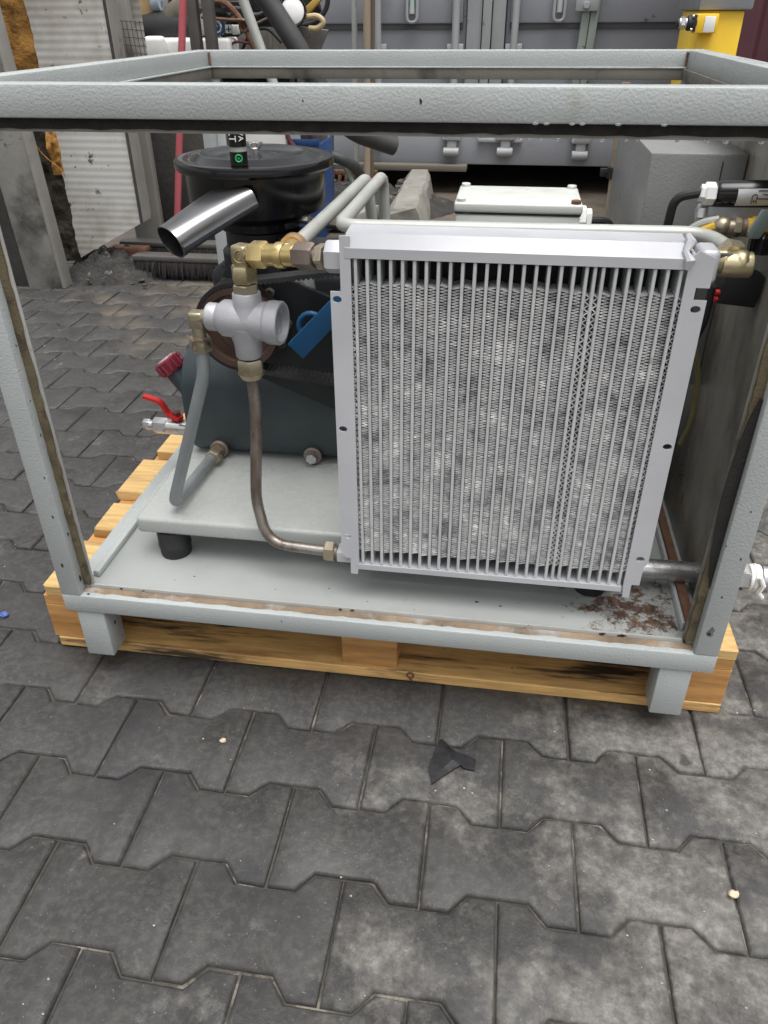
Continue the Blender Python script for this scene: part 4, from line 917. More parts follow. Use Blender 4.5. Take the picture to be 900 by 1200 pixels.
# ------------------------------------------------------------------ container at the back
YC = 4.62; kz = at(600, 193, YC).z
sc_ = thing('shipping_container', (.55, YC + 1.5, kz), 'light grey-blue steel container with closed doors and locking bars across the back', 'container')
cx0, cx1 = at(330, 60, YC).x - .25, at(806, 60, YC).x; xm = at(568, 60, YC).x; ct = kz + 2.55
b = B(); box(b, (cx0, YC + .08, kz + .12), (cx1 + .06, YC + 4, ct), .01); part('body', b, m_cnt, sc_)
b = B(); box(b, (cx0, YC - .02, kz), (cx1 + .06, YC + .1, kz + .22), .008); sill = part('sill', b, m_cnt, sc_)
b = B(); box(b, (cx0 + .02, YC - .028, kz + .212), (cx1 + .04, YC - .018, kz + .232), .002); part('sill_lip', b, m_cntbar, sill)
zr_ = at(500, 28, YC).z
for x0_, x1_ in ((cx0 + .03, xm - .12), (xm + .12, cx1)):
    b = B()
    box(b, (x0_, YC + .02, kz + .24), (x1_, YC + .06, ct - .1), .004)
    box(b, (x0_ + .02, YC - .01, zr_), (x1_ - .02, YC + .03, zr_ + .35), .012); box(b, (x0_ + .02, YC - .01, zr_ + .5), (x1_ - .02, YC + .03, ct - .2), .012)
    box(b, (x0_ + .02, YC - .012, kz + .25), (x1_ - .02, YC + .03, kz + .33), .01)
    dr = part('door', b, m_cnt, sc_)
    b = B(); box(b, (x0_ + .02, YC + .006, zr_ - .028), (x1_ - .02, YC + .019, zr_ - .0), .001); part('rib_shadow', b, M('rib_shadow_grey', (.10, .10, .108), .7) if 'rib_shadow_grey' not in bpy.data.materials else bpy.data.materials['rib_shadow_grey'], dr)  # dark strip stands in for the shadow line under the door rib
for px, r_, mt in ((443, .021, m_cntbar), (533, .023, m_cntbar), (601.5, .021, m_cntbar)):
    x = at(px, 60, YC - .05).x; b = B(); tube(b, [(x, YC - .05, kz + .08), (x, YC - .05, ct - .1)], r_, 12)
    for z in (kz + .3, kz + .62, 1.35): box(b, (x - .05, YC - .045, z), (x + .05, YC - .008, z + .06), .005)
    part('locking_bar', b, mt, sc_)
for px in (685, 695):
    x = at(px, 30, YC - .05).x; x2 = at(px - 3, 58, YC - .05).x; b = B(); box(b, (x - .024, YC - .07, kz + .25), (x + .022, YC - .03, 1.5), .006, rot=Matrix.Rotation(R(2.5), 3, 'Y')); part('locking_bar', b, m_cntgr, sc_)
p = at(687, 6, YC - .08); b = B(); box(b, (p.x - .06, YC - .1, p.z - .03), (p.x + .07, YC - .06, p.z + .09), .004); cyl(b, (p.x, YC - .12, p.z), (p.x, YC - .095, p.z), .018); part('bar_bracket', b, m_cntbar, sc_)
# centre posts of the doors
for px0_, px1_, dy in ((546, 563, -.03), (564, 574, -.055), (575, 590, -.03)):
    b = B(); box(b, (at(px0_, 60, YC).x, YC + dy, kz + .225), (at(px1_, 60, YC).x, YC + .05, ct - .08), .005); part('door_edge', b, m_cntbar, sc_)
# handles hanging in the door recess
for k, (px, py) in enumerate(((483, 10), (656, 8))):
    p = at(px, py, YC - .05); b = B()
    tube(b, fillet([(p.x - .03, YC - .05, p.z + .12), (p.x - .03, YC - .05, p.z - .07), (p.x + .03, YC - .05, p.z - .07), (p.x + .03, YC - .05, p.z + .12)], .028), .010, 8); cyl(b, (p.x, YC - .06, p.z - .03), (p.x, YC - .04, p.z + .12), .016)
    hd = part('handle', b, m_cntbar, sc_)
    b = B(); box(b, (p.x - .017, YC - .062, p.z + .0), (p.x + .017, YC - .045, p.z + .08), .004); part('handle_insert', b, m_gpole if k == 0 else m_cntgr, hd)
for px, py in ((529, 168), (592, 168), (680, 172)):
    p = at(px, py, YC - .06); b = B(); box(b, (p.x - .06, YC - .09, p.z + .02), (p.x + .06, YC - .03, p.z + .07), .006); box(b, (p.x - .03, YC - .08, p.z - .06), (p.x + .035, YC - .04, p.z + .03), .01); cyl(b, (p.x - .05, YC - .07, p.z - .05), (p.x + .05, YC - .07, p.z - .05), .028)
    part('twist_lock', b, m_cntbar, sc_)
b = B(); q0_, q1_ = at(560, 162, YC - .04), at(612, 167, YC - .04); box(b, (q0_.x, YC - .06, q1_.z), (q1_.x, YC - .025, q0_.z), .004); part('sill_bracket', b, m_cntbar, sc_)
for x in (cx0 + .15, cx1 - .1):
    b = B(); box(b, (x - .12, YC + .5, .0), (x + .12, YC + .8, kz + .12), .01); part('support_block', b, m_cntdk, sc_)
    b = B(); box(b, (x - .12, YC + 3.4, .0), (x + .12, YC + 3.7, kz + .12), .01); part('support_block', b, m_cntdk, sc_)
b = B(); box(b, (cx0 + .05, YC + 1.2, .01), (cx1, YC + 1.25, kz + .12), 0); part('gap_shade_sheet', b, m_cntdk, sc_)  # near-black sheet added as the shadow in the gap under the container
b = B(); box(b, (at(470, 190, YC).x - 1.2, YC - .13, kz - .03), (at(548, 196, YC).x, YC - .03, kz + .008), .006); one('timber_batten', b, M('grimy_batten', (.14, .125, .10), .8, 0, .3, 5, .3, 60, stretch=(.2, 1, 1)), 'grimy flat batten under the sill of the grey container', 'batten')

# maroon container at the far right
mr_ = thing('maroon_container', (2.4, 3.6, 0), 'dark maroon corrugated steel container at the right edge behind the yellow cabinet', 'container')
b = B(); pr = []; x = at(868, 40, 3.45).x; n = 0
while n < 30:
    for dx_, dy_ in ((0, 0), (.07, 0), (.10, .045), (.17, .045)): pr.append((x + n * .2 + dx_, 3.45 + dy_))
    n += 1
front = pr; prism(b, [(p[0], p[1], .12) for p in front] + [(front[-1][0], 5.9, .12), (front[0][0], 5.9, .12)], (0, 0, 2.5)); part('corrugated_wall', b, m_maroon, mr_, sharp=20)
b = B(); box(b, (x - .02, 3.40, .0), (x + 6.0, 3.53, .119), .006); part('bottom_rail', b, m_maroon, mr_)

# yellow machine cabinet in front of it
YY = 2.5; y0x, y1x = at(814, 60, YY).x, at(868, 40, YY).x; ztop = at(850, 12, YY).z
ym = thing('yellow_cabinet', ((y0x + y1x) / 2, YY + .2, 0), 'bright yellow machine cabinet with a grey cap in front of the maroon container', 'cabinet')
b = B(); box(b, (y0x, YY, .02), (y1x, YY + .4, ztop), .008); part('case', b, m_yel, ym)
b = B(); box(b, (y0x - .015, YY - .02, ztop + .0005), (y1x + .02, YY + .42, ztop + .30), .008); part('cap', b, M('grey_cap_paint', (.25, .26, .27), .5, 0, .1, 6), ym)
p0, p1 = at(815, 16, YY - .03), at(838, 39, YY - .03)
b = B(); box(b, (p0.x, YY - .05, p1.z), (p1.x, YY - .0005, p0.z), .005); jb = part('junction_box', b, m_yel, ym)
p0, p1 = at(827, 19, YY - .052), at(836, 38, YY - .052)
b = B(); box(b, (p0.x, YY - .0525, p1.z), (p1.x, YY - .0505, p0.z), .0009); part('sticker', b, m_white, jb)
zc = at(815, 27, YY - .03).z; xj = at(815, 27, YY - .03).x
b = B(); cyl(b, (xj - .03, YY - .03, zc), (xj + .002, YY - .03, zc), .024); box(b, (xj - .012, YY - .055, zc - .026), (xj - .0005, YY - .005, zc + .026), .003); part('plug_socket', b, m_rubber, jb)
b = B(); cyl(b, (xj - .058, YY - .03, zc), (xj - .03, YY - .03, zc), .017); hexn(b, (xj - .052, YY - .03, zc), (xj - .036, YY - .03, zc), .021); part('connector', b, m_steel, jb)
for dz in (-.02, .02):
    b = B(); cyl(b, (xj - .018, YY - .048, zc + dz), (xj - .008, YY - .048, zc + dz), .006); part('screw', b, m_steel, jb)
b = B(); cyl(b, (xj - .066, YY - .03, zc), (xj - .057, YY - .03, zc), .014); part('plug_end', b, m_rubber, jb)

# ------------------------------------------------------------------ concrete kerb block, debris, handles
q = [gz(440, 276, .0), gz(492, 282, 0)]
kb = thing('kerb_block', (.02, 4.1, 0), 'long weathered concrete kerb block lying towards the grey container', 'block')
hB = .155
f0, f1, r0_, r1_ = gz(452, 250, hB), gz(492, 246, hB), gz(481, 199, hB), gz(505, 200, hB)
b = B(); rr = random.Random(8)
nseg = 10; rg = []
for k in range(nseg + 1):
    t = k / nseg; a = f0.lerp(r0_, t); c = f1.lerp(r1_, t); j = lambda: rr.uniform(-.008, .008)
    rg.append([b.verts.new(p) for p in ((a.x - .10 + j(), a.y, -.01), (a.x - .015 + j(), a.y, hB - .03 + j()), (a.x + .01 + j(), a.y, hB + j()), (c.x - .02 + j(), c.y, hB + j()), (c.x + j(), c.y, hB - .025 + j()), (c.x + .03 + j(), c.y, -.01))])
for p, s in zip(rg, rg[1:]):
    for k in range(6): b.faces.new((p[k], p[(k + 1) % 6], s[(k + 1) % 6], s[k]))
b.faces.new(rg[0]); b.faces.new(rg[-1][::-1]); part('block_body', b, m_conc, kb, sharp=25)
def heap(name, cx, cy, rx, ry, h, mat, label, seed, n=34, lump=.35):
    import mathutils.noise as mn
    b = B(); g = {}
    for i in range(n + 1):
        for j in range(n + 1):
            u, v = 2 * i / n - 1, 2 * j / n - 1; d_ = math.hypot(u, v)
            z = h * max(0, 1 - d_ * d_) * (1 + lump * mn.noise(V((u * 3 + seed, v * 3, seed)))) + h * .45 * max(0, 1.1 - d_) * mn.noise(V((u * 8, v * 8 + seed, 1))) + h * .2 * max(0, 1.1 - d_) * mn.noise(V((u * 19, v * 19 + seed, 4)))
            g[i, j] = b.verts.new((cx + u * rx, cy + v * ry, -.012 + max(0, z)))
    for i in range(n):
        for j in range(n): b.faces.new((g[i, j], g[i + 1, j], g[i + 1, j + 1], g[i, j + 1]))
    o = part(name, b, mat, sharp=40); o['kind'] = 'stuff'; o['label'] = label; o['category'] = 'rubble'; return o
heap('rubble_heap', -1.06, 2.46, .27, .20, .115, m_heap, 'heap of dark grey rubble and crumpled lining under the leaning panels', 3)
heap('scrap_heap', -.30, 4.05, .75, .55, .12, m_heap, 'low dark heap of wet scrap beside the concrete kerb block', 9)
b = B(); rr = random.Random(12)
for k in range(260):
    if k < 170: c = V((rr.uniform(-.85, .12), rr.uniform(3.55, 4.5), rr.uniform(.02, .13)))
    else: c = V((rr.gauss(-1.05, .10), rr.gauss(2.40, .08), rr.uniform(.0, .03)))
    s = rr.uniform(.008, .03) if k < 170 else rr.uniform(.003, .011); vs_ = sphere(b, c, s, (rr.uniform(.6, 1.6), rr.uniform(.6, 1.4), rr.uniform(.4, .9)), 1)
    for v in vs_: v.co += V((rr.uniform(-s, s), rr.uniform(-s, s), rr.uniform(-s, s))) * .25
o = part('scrap_pieces', b, M('mixed_scrap', (.06, .056, .052), .8, 0, .6, 22, .3, 60, spots=[((.32, .31, .29), 16, .6, .04), ((.16, .07, .04), 12, .62, .05)]), sharp=30); o['kind'] = 'stuff'; o['label'] = 'small broken lumps scattered over the rubble and scrap heaps'; o['category'] = 'rubble'
# cast grate leaning in the scrap
q0_, q1_ = at(384, 204, 4.35), at(420, 218, 4.35)
gr = thing('rusty_grate', (q0_.x, 4.35, .1), 'rusty brown slotted grate lying on the scrap heap', 'grate')
b = B(); x0_ = q0_.x - .25
for k in range(13): box(b, (x0_ + k * .045, 4.32, q1_.z - .03), (x0_ + k * .045 + .022, 4.35, q0_.z + .0), .003, rot=Matrix.Rotation(R(12), 3, 'Y'))
box(b, (x0_ - .02, 4.325, q0_.z), (x0_ + .58, 4.36, q0_.z + .03), .004); box(b, (x0_ - .02, 4.325, q1_.z - .06), (x0_ + .58, 4.36, q1_.z - .03), .004); part('bars', b, m_rust, gr)
# handles and poles standing against the container
def pole(px0, py0, px1, py1, y, r, mat, label, base=None, name='pole', z0=None, top=1.5):
    a, c = at(px0, py0, y), at(px1, py1, y); d_ = (a - c)
    lo = c if z0 is None else c + d_ * ((z0 - c.z) / d_.z); hi = c + d_ * ((top - c.z) / d_.z)
    b = B(); tube(b, [lo, hi], r, 12); return one(name, b, mat, label, 'pole', 'poles and handles standing in the yard')
pole(415, 0, 418, 198, 4.36, .017, m_tubew, 'thin pale pole standing left of the timber pole before the grey container', z0=.02)
pole(430, 0, 430, 200, 4.28, .022, m_wood, 'pale timber pole with a red foot standing before the grey container', z0=.12)
pole(436, 0, 435, 205, 4.33, .017, m_brown, 'thin brown pole right beside the red-footed pole', z0=.02)
p = at(430, 200, 4.28); b = B(); cyl(b, (p.x, 4.28, .0), (p.x, 4.28, .135), .026); one('red_sleeve', b, m_red, 'red plastic foot sleeve at the bottom of the pale timber pole', 'sleeve')
pole(389, 150, 389, 205, 4.2, .012, m_dpole, 'thin dark rod rising from the scrap heap left of the poles', z0=.05, top=.60)
pole(214.5, 0, 208, 250, 2.72, .0155, m_pink, 'faded red broom handle rising from the front broom', name='broom_handle', z0=.10)
pole(231, 150, 226, 270, 2.82, .016, m_gpole, 'green broom handle standing behind the air filter', name='broom_handle', z0=.12, top=.78)
for k, (px, lab) in enumerate(((228, 'dark grey square post right of the faded red handle'), (246, 'dark grey square post farther right beside the blue valve'))):
    p = at(px, 30, 2.95); b = B(); box(b, (p.x - .023, 2.93, .0), (p.x + .023, 2.975, 1.5), .003); one('square_post', b, m_dpole, lab, 'post', 'square posts behind the cage')
pole(285, 0, 306, 58, 2.7, .021, m_tubew, 'pale grey pipe leaning across the dark engine parts', name='leaning_pipe', z0=.6, top=1.35)

# brooms
def broom(px0, py0, px1, py1, y, label, red=False, hgt=.10, dep=.05):
    a, c = at(px0, py0, y), at(px1, py1, y); L_ = c.x - a.x
    t = thing('push_broom', ((a.x + c.x) / 2, y, 0), label, 'broom', 'brooms lying by the rubble')
    b = B(); rr = random.Random(int(px0))
    n = 420
    for k in range(n):
        x = a.x + L_ * rr.random(); yy = y + rr.uniform(-dep, dep) * .8; s = rr.uniform(.003, .006)
        tip = V((x + rr.uniform(-.02, .02), yy + (yy - y) * .8 + rr.uniform(-.012, .012), rr.uniform(.0, .014)))
        p3 = [V((x - s, yy, hgt - .02)), V((x + s, yy - s, hgt - .02)), V((x, yy + s, hgt - .02))]
        v3 = [b.verts.new(p) for p in p3]; w_ = b.verts.new(tip)
        for i in range(3): b.faces.new((v3[i], v3[(i + 1) % 3], w_))
    box(b, (a.x, y - dep * .8, .012), (c.x, y + dep * .8, hgt - .015), .02, 3); part('bristles', b, m_bristr if red else m_brist, t, sharp=80)
    b = B(); box(b, (a.x - .005, y - dep * .8, hgt - .02), (c.x + .005, y + dep * .8, hgt + .004), .006); part('head', b, m_rust if red else m_dpole, t); return t
bq = broom(163, 318, 262, 322, 2.42, 'black bristled push broom, the front one on the paving below the snout')
b = B(); p = at(209, 300, 2.42); box(b, (p.x - .02, 2.40, .098), (p.x + .02, 2.44, .15), .005); part('handle_socket', b, m_pink, bq)
broom(148, 300, 262, 305, 2.66, 'black bristled push broom lying behind the front broom')
broom(134, 300, 175, 309, 2.48, 'short worn broom with reddish bristles beside the rubble heap', True, .115, .04)

# ------------------------------------------------------------------ leaning panels on the left
gp = thing('grey_board', at(40, 330, 2.2), 'tall grimy grey board standing at the left edge before the foam panel', 'board')
p0, p1 = at(8, 200, 2.2), at(42, 200, 2.2)
xa, xb = at(30, 320, 2.2).x, at(76, 330, 2.2).x - .017
lean = Matrix.Rotation(R(-2.2), 3, 'Y')
b = B(); box(b, (xa, 2.2, 0), (xb, 2.26, 1.5), .004, rot=lean, piv=(xb, 2.2, 0)); part('face', b, m_post, gp)
b = B(); box(b, (xb + .0005, 2.196, 0), (xb + .016, 2.262, 1.5), .003, rot=lean, piv=(xb, 2.2, 0)); part('edge_strip', b, m_trim, gp)
b = B(); box(b, (xa - .07, 2.21, 0), (xa - .0005, 2.27, 1.5), .004, rot=lean, piv=(xb, 2.2, 0)); part('dark_edge', b, m_dkboard, gp)
sw = thing('foam_panel', (-1.05, 2.5, 0), 'insulated wall panel with white ribbed skin and torn orange foam edge on the left', 'panel')
YP = 2.4
bl, br, tr_ = at(97, 302, YP), at(165, 262, YP), at(113, 0, YP)
def ribbed(name, pts_l, pts_r, y, z0f, z1, mat, parent, pitch=.0135, amp=.0022):
    """sheet with horizontal ribs; z0f(t) gives the slanted bottom edge"""
    b = B(); n = int((z1 - 0) / (pitch / 4)); nx = 14; rows = []
    for k in range(n + 1):
        z = z1 * k / n; row = []
        for i in range(nx + 1):
            t = i / nx; x = pts_l(max(z, z0f(t))) + (pts_r - pts_l(max(z, z0f(t)))) * t; zz_ = max(z, z0f(t))
            row.append(b.verts.new((x, y + amp * math.sin(2 * math.pi * zz_ / pitch), zz_)))
        rows.append(row)
    for p, q in zip(rows, rows[1:]):
        for i in range(nx):
            if (p[i].co - q[i].co).length > 1e-5 or (p[i + 1].co - q[i + 1].co).length > 1e-5: b.faces.new((p[i], p[i + 1], q[i + 1], q[i]))
    bmesh.ops.remove_doubles(b, verts=b.verts, dist=1e-5)
    return part(name, b, mat, parent, sharp=60)
import mathutils.noise as mn
edge = lambda z: bl.x - .012 + .010 * mn.noise(V((z * 9, 1, 0))) + .008 * mn.noise(V((z * 24, 3, 0)))
ribbed('ribbed_skin', edge, br.x, YP, lambda t: bl.z + (br.z - bl.z) * t, 1.5, m_sheet, sw, .0275, .0007)
def foam(name, xl_, xrf, y0, y1, z0_, z1_, mat, seed):
    b = B(); rows = []; n = 44
    for k in range(n + 1):
        z = z0_ + (z1_ - z0_) * k / n; row = []
        for i in range(9):
            t = i / 8; x = xl_ + (xrf(z) - xl_) * t; d_ = .02 * mn.noise(V((x * 22 + seed, z * 14, 0))) + .012 * mn.noise(V((x * 60, z * 40, seed)))
            row.append(b.verts.new((x, y0 + d_ + .012, z)))
        row.append(b.verts.new((xrf(z), y1, z))); row.append(b.verts.new((xl_, y1, z))); rows.append(row)
    for p, q in zip(rows, rows[1:]):
        for i in range(len(p)): b.faces.new((p[i], p[(i + 1) % len(p)], q[(i + 1) % len(p)], q[i]))
    b.faces.new(rows[0]); b.faces.new(rows[-1][::-1]); return part(name, b, mat, sw, sharp=50)
foam('foam_core', bl.x - .16, lambda z: edge(z) + .03, YP + .004, YP + .09, .62, 1.5, m_foam, 3)
foam('foam_core', bl.x - .16, lambda z: edge(z) + .03, YP + .006, YP + .09, .06, .619, m_foamdk, 6)
foam('foam_strip', bl.x - .05, lambda z: edge(z) + .012, YP - .014, YP + .01, .43, .66, m_foam, 8)
b = B(); tube(b, fillet([at(35, 160, 2.39), at(50, 182, 2.38), at(70, 197, 2.38), at(76, 205, 2.385)], .05), .0025, 6); part('loose_strand', b, m_foam, sw)
b = B(); prism(b, [(br.x + .0005, YP - .006, br.z), (br.x + .012, YP - .006, br.z + .004), (br.x + .012, YP - .006, 1.5), (br.x + .0005, YP - .006, 1.5)], (0, .09, 0)); part('edge_joint', b, m_dkboard, sw)
w1 = at(176, 264, YP + .06).x
b = B(); prism(b, [(br.x + .0125, YP - .004, br.z + .005), (w1, YP - .004, br.z + .02), (w1, YP - .004, 1.5), (br.x + .0125, YP - .004, 1.5)], (0, .09, 0), .003); part('edge_trim', b, m_trim, sw)
s2 = thing('rear_panel', at(190, 262, 2.75), 'second ribbed white panel with grey upright standing behind the foam panel', 'panel')
x2a, x2b = at(135, 40, 2.75).x, at(166, 40, 2.75).x
ribbed('ribbed_skin', lambda z: x2a, x2b, 2.78, lambda t: .62, 1.5, m_sheet, s2, .0275, .0007)
b = B(); box(b, (at(146, 200, 2.7).x, 2.70, .03), (at(178, 200, 2.7).x, 2.75, 1.5), .004); part('upright', b, m_trim, s2)
b = B(); box(b, (x2a, 2.80, .0), (x2b + .2, 2.86, .6195), .004); part('lower_board', b, m_dkboard, s2)
wm = thing('wire_mesh', at(158, 60, 2.68), 'small square wire mesh hanging on the rear ribbed panel', 'mesh')
b = B(); q0_, q1_ = at(140, 24, 2.68), at(172, 66, 2.68)
for k in range(6): x = q0_.x + (q1_.x - q0_.x) * k / 5; tube(b, [(x + .02 * 0, 2.68, q1_.z - .1), (x - .01, 2.68, q0_.z)], .0016, 6)
for k in range(9): z = q1_.z - .1 + (q0_.z - q1_.z + .1) * k / 8; tube(b, [(q0_.x - .012, 2.683, z), (q1_.x + .004, 2.683, z - .008)], .0016, 6)
part('wires', b, m_dpole, wm)
fb = thing('shelf_frame', at(190, 240, 2.95), 'weathered dark timber shelf frame between the rear panel and the broom handles', 'shelf')
zz1, zz2 = at(190, 203, 2.95).z, at(190, 262, 2.95).z
b = B(); box(b, (at(171, 200, 2.95).x - .1, 2.93, zz1 - .012), (at(232, 200, 2.95).x, 2.955, zz1 + .012), .003); part('rail', b, m_trim, fb)
b = B(); box(b, (at(181, 200, 2.95).x, 3.0, 0), (at(236, 200, 2.95).x, 3.02, zz1 - .02), .003); part('board', b, m_brown, fb)
b = B(); box(b, (at(180, 200, 2.95).x, 3.0, zz1 + .02), (at(215, 200, 2.95).x, 3.02, .70), .003); part('board', b, m_dkboard, fb)
b = B(); q0_ = at(184, 205, 2.9); tube(b, [(q0_.x, 2.9, 0), (q0_.x, 2.9, zz1 + .25)], .012, 8); part('upright', b, m_trim, fb)
b = B(); box(b, (at(171, 200, 2.92).x - .05, 2.9, 0), (at(171, 200, 2.92).x + .05, 2.945, .92), .004); part('upright', b, m_trim, fb)
b = B(); box(b, (at(229, 200, 3.1).x - .0, 3.1, 0), (at(246, 200, 3.1).x, 3.13, .62), .003); one('pale_board', b, m_tubew, 'narrow pale grey board standing behind the green handle', 'board')

# ------------------------------------------------------------------ scrapped engine and odds and ends at the upper left
YE = 3.25
def E(px, py, y=YE): return at(px, py, y)
en = thing('scrapped_engine', E(260, 120), 'dark greasy scrapped engine with pipes and hoses behind the cage on the left', 'engine')
z55 = E(250, 60).z
b = B(); rr = random.Random(21)
x0_, x1_ = E(172, 60).x, E(388, 60).x
box(b, (x0_ + .05, YE + .15, .62), (x1_ - .15, YE + .5, 1.12), .03, 2)
for k in range(46):
    c = V((rr.uniform(x0_ + .3, x1_ - .12), YE + rr.uniform(.02, .2), rr.uniform(.72, 1.12))); s = rr.uniform(.02, .06)
    if k % 3: box(b, c - V((s, s * .6, s * .5)), c + V((s, s * .6, s * .5)), .006, 1, rot=Matrix.Rotation(rr.uniform(-.6, .6), 3, 'Y'))
    else: cyl(b, c - V((s, 0, .3 * s)), c + V((s, 0, .3 * s)), s * .5, 12)
part('engine_block', b, M('greasy_metal', (.022, .021, .021), .5, .4, .6, 18, .3, 60, spots=[((.12, .11, .10), 18, .64, .05)]), en)
b = B(); box(b, (x0_ + .02, YE + .1, .0), (x0_ + .10, YE + .4, .62), .005); part('stand', b, m_dpole, en)
b = B(); box(b, (x1_ - .2, YE + .1, .0), (x1_ - .12, YE + .4, .62), .005); part('stand', b, m_dpole, en)
b = B(); rg = []
for k in range(19):
    a = R(165 - 9.5 * k); c = E(316, 76)
    rg.append([b.verts.new((c.x + r_ * math.cos(a) * 1.15, yy, c.z - .06 + r_ * math.sin(a))) for r_, yy in ((.215, YE - .02), (.215, YE + .12), (.20, YE + .12), (.20, YE - .005), (.12, YE - .005), (.12, YE - .02))])
for p, q in zip(rg, rg[1:]):
    for i in range(6): b.faces.new((p[i], p[(i + 1) % 6], q[(i + 1) % 6], q[i]))
b.faces.new(rg[0]); b.faces.new(rg[-1][::-1]); cv = part('fan_cowl', b, m_drum, en)
c = E(316, 76)
for a in (60, 84, 108, 130):
    b = B(); box(b, (c.x + .12 * math.cos(R(a)) * 1.15, YE - .03, c.z - .06 + .12 * math.sin(R(a))), (c.x + .12 * math.cos(R(a)) * 1.15 + .012, YE - .02, c.z - .06 + .20 * math.sin(R(a)))); part('rib', b, m_drum, cv)
b = B(); lathe(b, [(0, 0), (.075, 0), (.08, .01), (.08, .30), (.07, .31), (0, .31)], E(168, 34), (1, 0, -.02), 24); part('rubber_sleeve', b, m_rubber, en)
b = B(); tube(b, fillet([E(176, 33), E(171, 16), E(176, -6)], .05), .055, 14); part('elbow', b, m_ochre, en)
b = B(); tube(b, fillet([E(196, 38), E(212, 12), E(250, 10)], .06), .062, 14); part('manifold', b, M('oily_insulation', (.10, .09, .065), .8, 0, .3, 14, .4, 50), en)
b = B(); lathe(b, [(0, 0), (.05, 0), (.05, .1), (0, .1)], E(166, 4), (1, 0, .1), 18); part('coupling', b, M('pale_blue_coupling', (.34, .42, .47), .5), en)
b = B(); tube(b, fillet([E(193, 0), E(195, 12), E(186, 18)], .02), .018, 10); part('bright_pipe', b, m_steel, en)
# blue servo valve with leads
p0, p1 = E(248, 21, YE - .1), E(262, 41, YE - .1)
b = B(); box(b, (p0.x, YE - .12, p1.z), (p1.x, YE - .04, p0.z), .012, 3); bv = part('blue_valve', b, M('worn_blue_paint', (.06, .12, .27), .4, .2, .2, 20, spots=[((.4, .42, .45), 30, .64, .05)]), en)
b = B(); tube(b, fillet([E(242, 18, YE - .13), E(250, 28, YE - .14), E(254, 32, YE - .135)], .02), .008, 8); tube(b, [E(254, 32, YE - .135) + V((.022 * math.cos(t * .52), 0, .022 * math.sin(t * .52))) for t in range(13)], .005, 6); part('clip', b, m_steel, bv)
b = B(); hexn(b, E(236, 27, YE - .08), E(247, 30, YE - .08), .05); part('silver_union', b, m_silver, bv)
p0, p1 = E(264, 29, YE - .1), E(272, 39, YE - .1); b = B(); box(b, (p0.x, YE - .11, p1.z), (p1.x, YE - .06, p0.z), .003); nb = part('name_plate', b, m_cream, bv)
p = E(268, 34, YE - .112); b = B(); box(b, (p.x - .012, YE - .113, p.z - .002), (p.x + .012, YE - .111, p.z + .002)); box(b, (p.x - .002, YE - .1134, p.z - .012), (p.x + .002, YE - .1112, p.z + .012)); part('slot', b, m_gblack, nb)
b = B(); box(b, (E(277, 30).x, YE - .08, E(284, 40).z), (E(284, 30).x, YE - .04, E(277, 29).z), .004); part('white_relay', b, m_white, en)
b = B(); tube(b, fillet([E(236, 20, YE - .15), E(262, 23, YE - .15), E(290, 24, YE - .14)], .05), .007, 8); tube(b, fillet([E(240, 4, YE - .12), E(262, 0, YE - .12), E(284, 24, YE - .12), E(300, 62, YE - .12)], .08), .014, 8); part('rusty_rod', b, m_rust, en)
b = B(); tube(b, [E(286, 31, YE - .13) + V((.02 * math.cos(t * .52), 0, .02 * math.sin(t * .52))) for t in range(13)], .007, 8); part('rod_eye', b, m_rust, en)
b = B(); tube(b, fillet([E(258, 0, YE - .1), E(264, 10, YE - .1), E(270, 16, YE - .1)], .02), .010, 8); part('bright_rod', b, m_tubew, en)
for k, (pts, r, mt) in enumerate((([(246, 52), (262, 48), (272, 20), (250, -6)], .008, m_rubber), ([(284, 58), (292, 40), (312, 30), (330, 50)], .007, m_rubber), ([(232, 10), (256, 14), (280, 8), (300, 20), (316, 10)], .009, m_hose), ([(266, 56), (276, 48), (300, 52)], .006, m_dkred), ([(300, 28), (320, 18), (338, 40)], .006, m_brown))):
    b = B(); tube(b, fillet([E(x, y, YE - .09 - .01 * k) for x, y in pts], .08, 5), r, 8); part('cable', b, mt, en)
# white box lengths under the sleeve
wt = thing('white_tank', E(235, 62, YE - .05), 'long white plastic tank lying under the scrapped engine pipes', 'tank')
q0_, q1_ = E(182, 44, YE - .06), E(278, 66, YE - .06)
b = B(); box(b, (q0_.x, YE - .15, q1_.z - .06), (q1_.x, YE + .02, q0_.z), .02, 3); part('tank_body', b, m_white, wt)
q0_, q1_ = E(172, 42, YE - .16), E(198, 66, YE - .16)
b = B(); box(b, (q0_.x, YE - .22, q1_.z - .05), (q1_.x, YE - .151, q0_.z), .02, 3); part('end_cap', b, m_white, wt)
hs_ = B(); tube(hs_, fillet([E(290, -30, 2.95), E(312, -2, 2.95), E(350, 56, 2.95), E(400, 150, 3.0), E(462, 171, 3.15)], .22, 10), .044, 16); one('black_hose', hs_, m_hose, 'thick grey-black rubber hose drooping past the lamp to a cut end', 'hose')
h2_ = B(); tube(h2_, fillet([E(378, 180, 3.5), E(400, 186, 3.5), E(418, 196, 3.6), E(424, 210, 3.7)], .1), .03, 12); one('hose_offcut', h2_, m_hose, 'short grey hose offcut on the scrap left of the poles', 'hose')
lm = thing('work_lamp', E(343, 12, 3.0), 'round black work lamp with white glass beside the black hose', 'lamp')
ld_ = V((.15, -1, .1)).normalized(); p = E(343, 13, 3.0)
b = B(); lathe(b, [(0, -.10), (.03, -.10), (.055, -.05), (.062, 0), (.058, .012), (.05, .006), (0, .006)], p, ld_, 24); part('housing', b, m_blackgl, lm)
b = B(); lathe(b, [(0, .0145), (.02, .014), (.04, .011), (.0505, .0065)], p, ld_, 24); part('glass', b, m_lamp, lm)
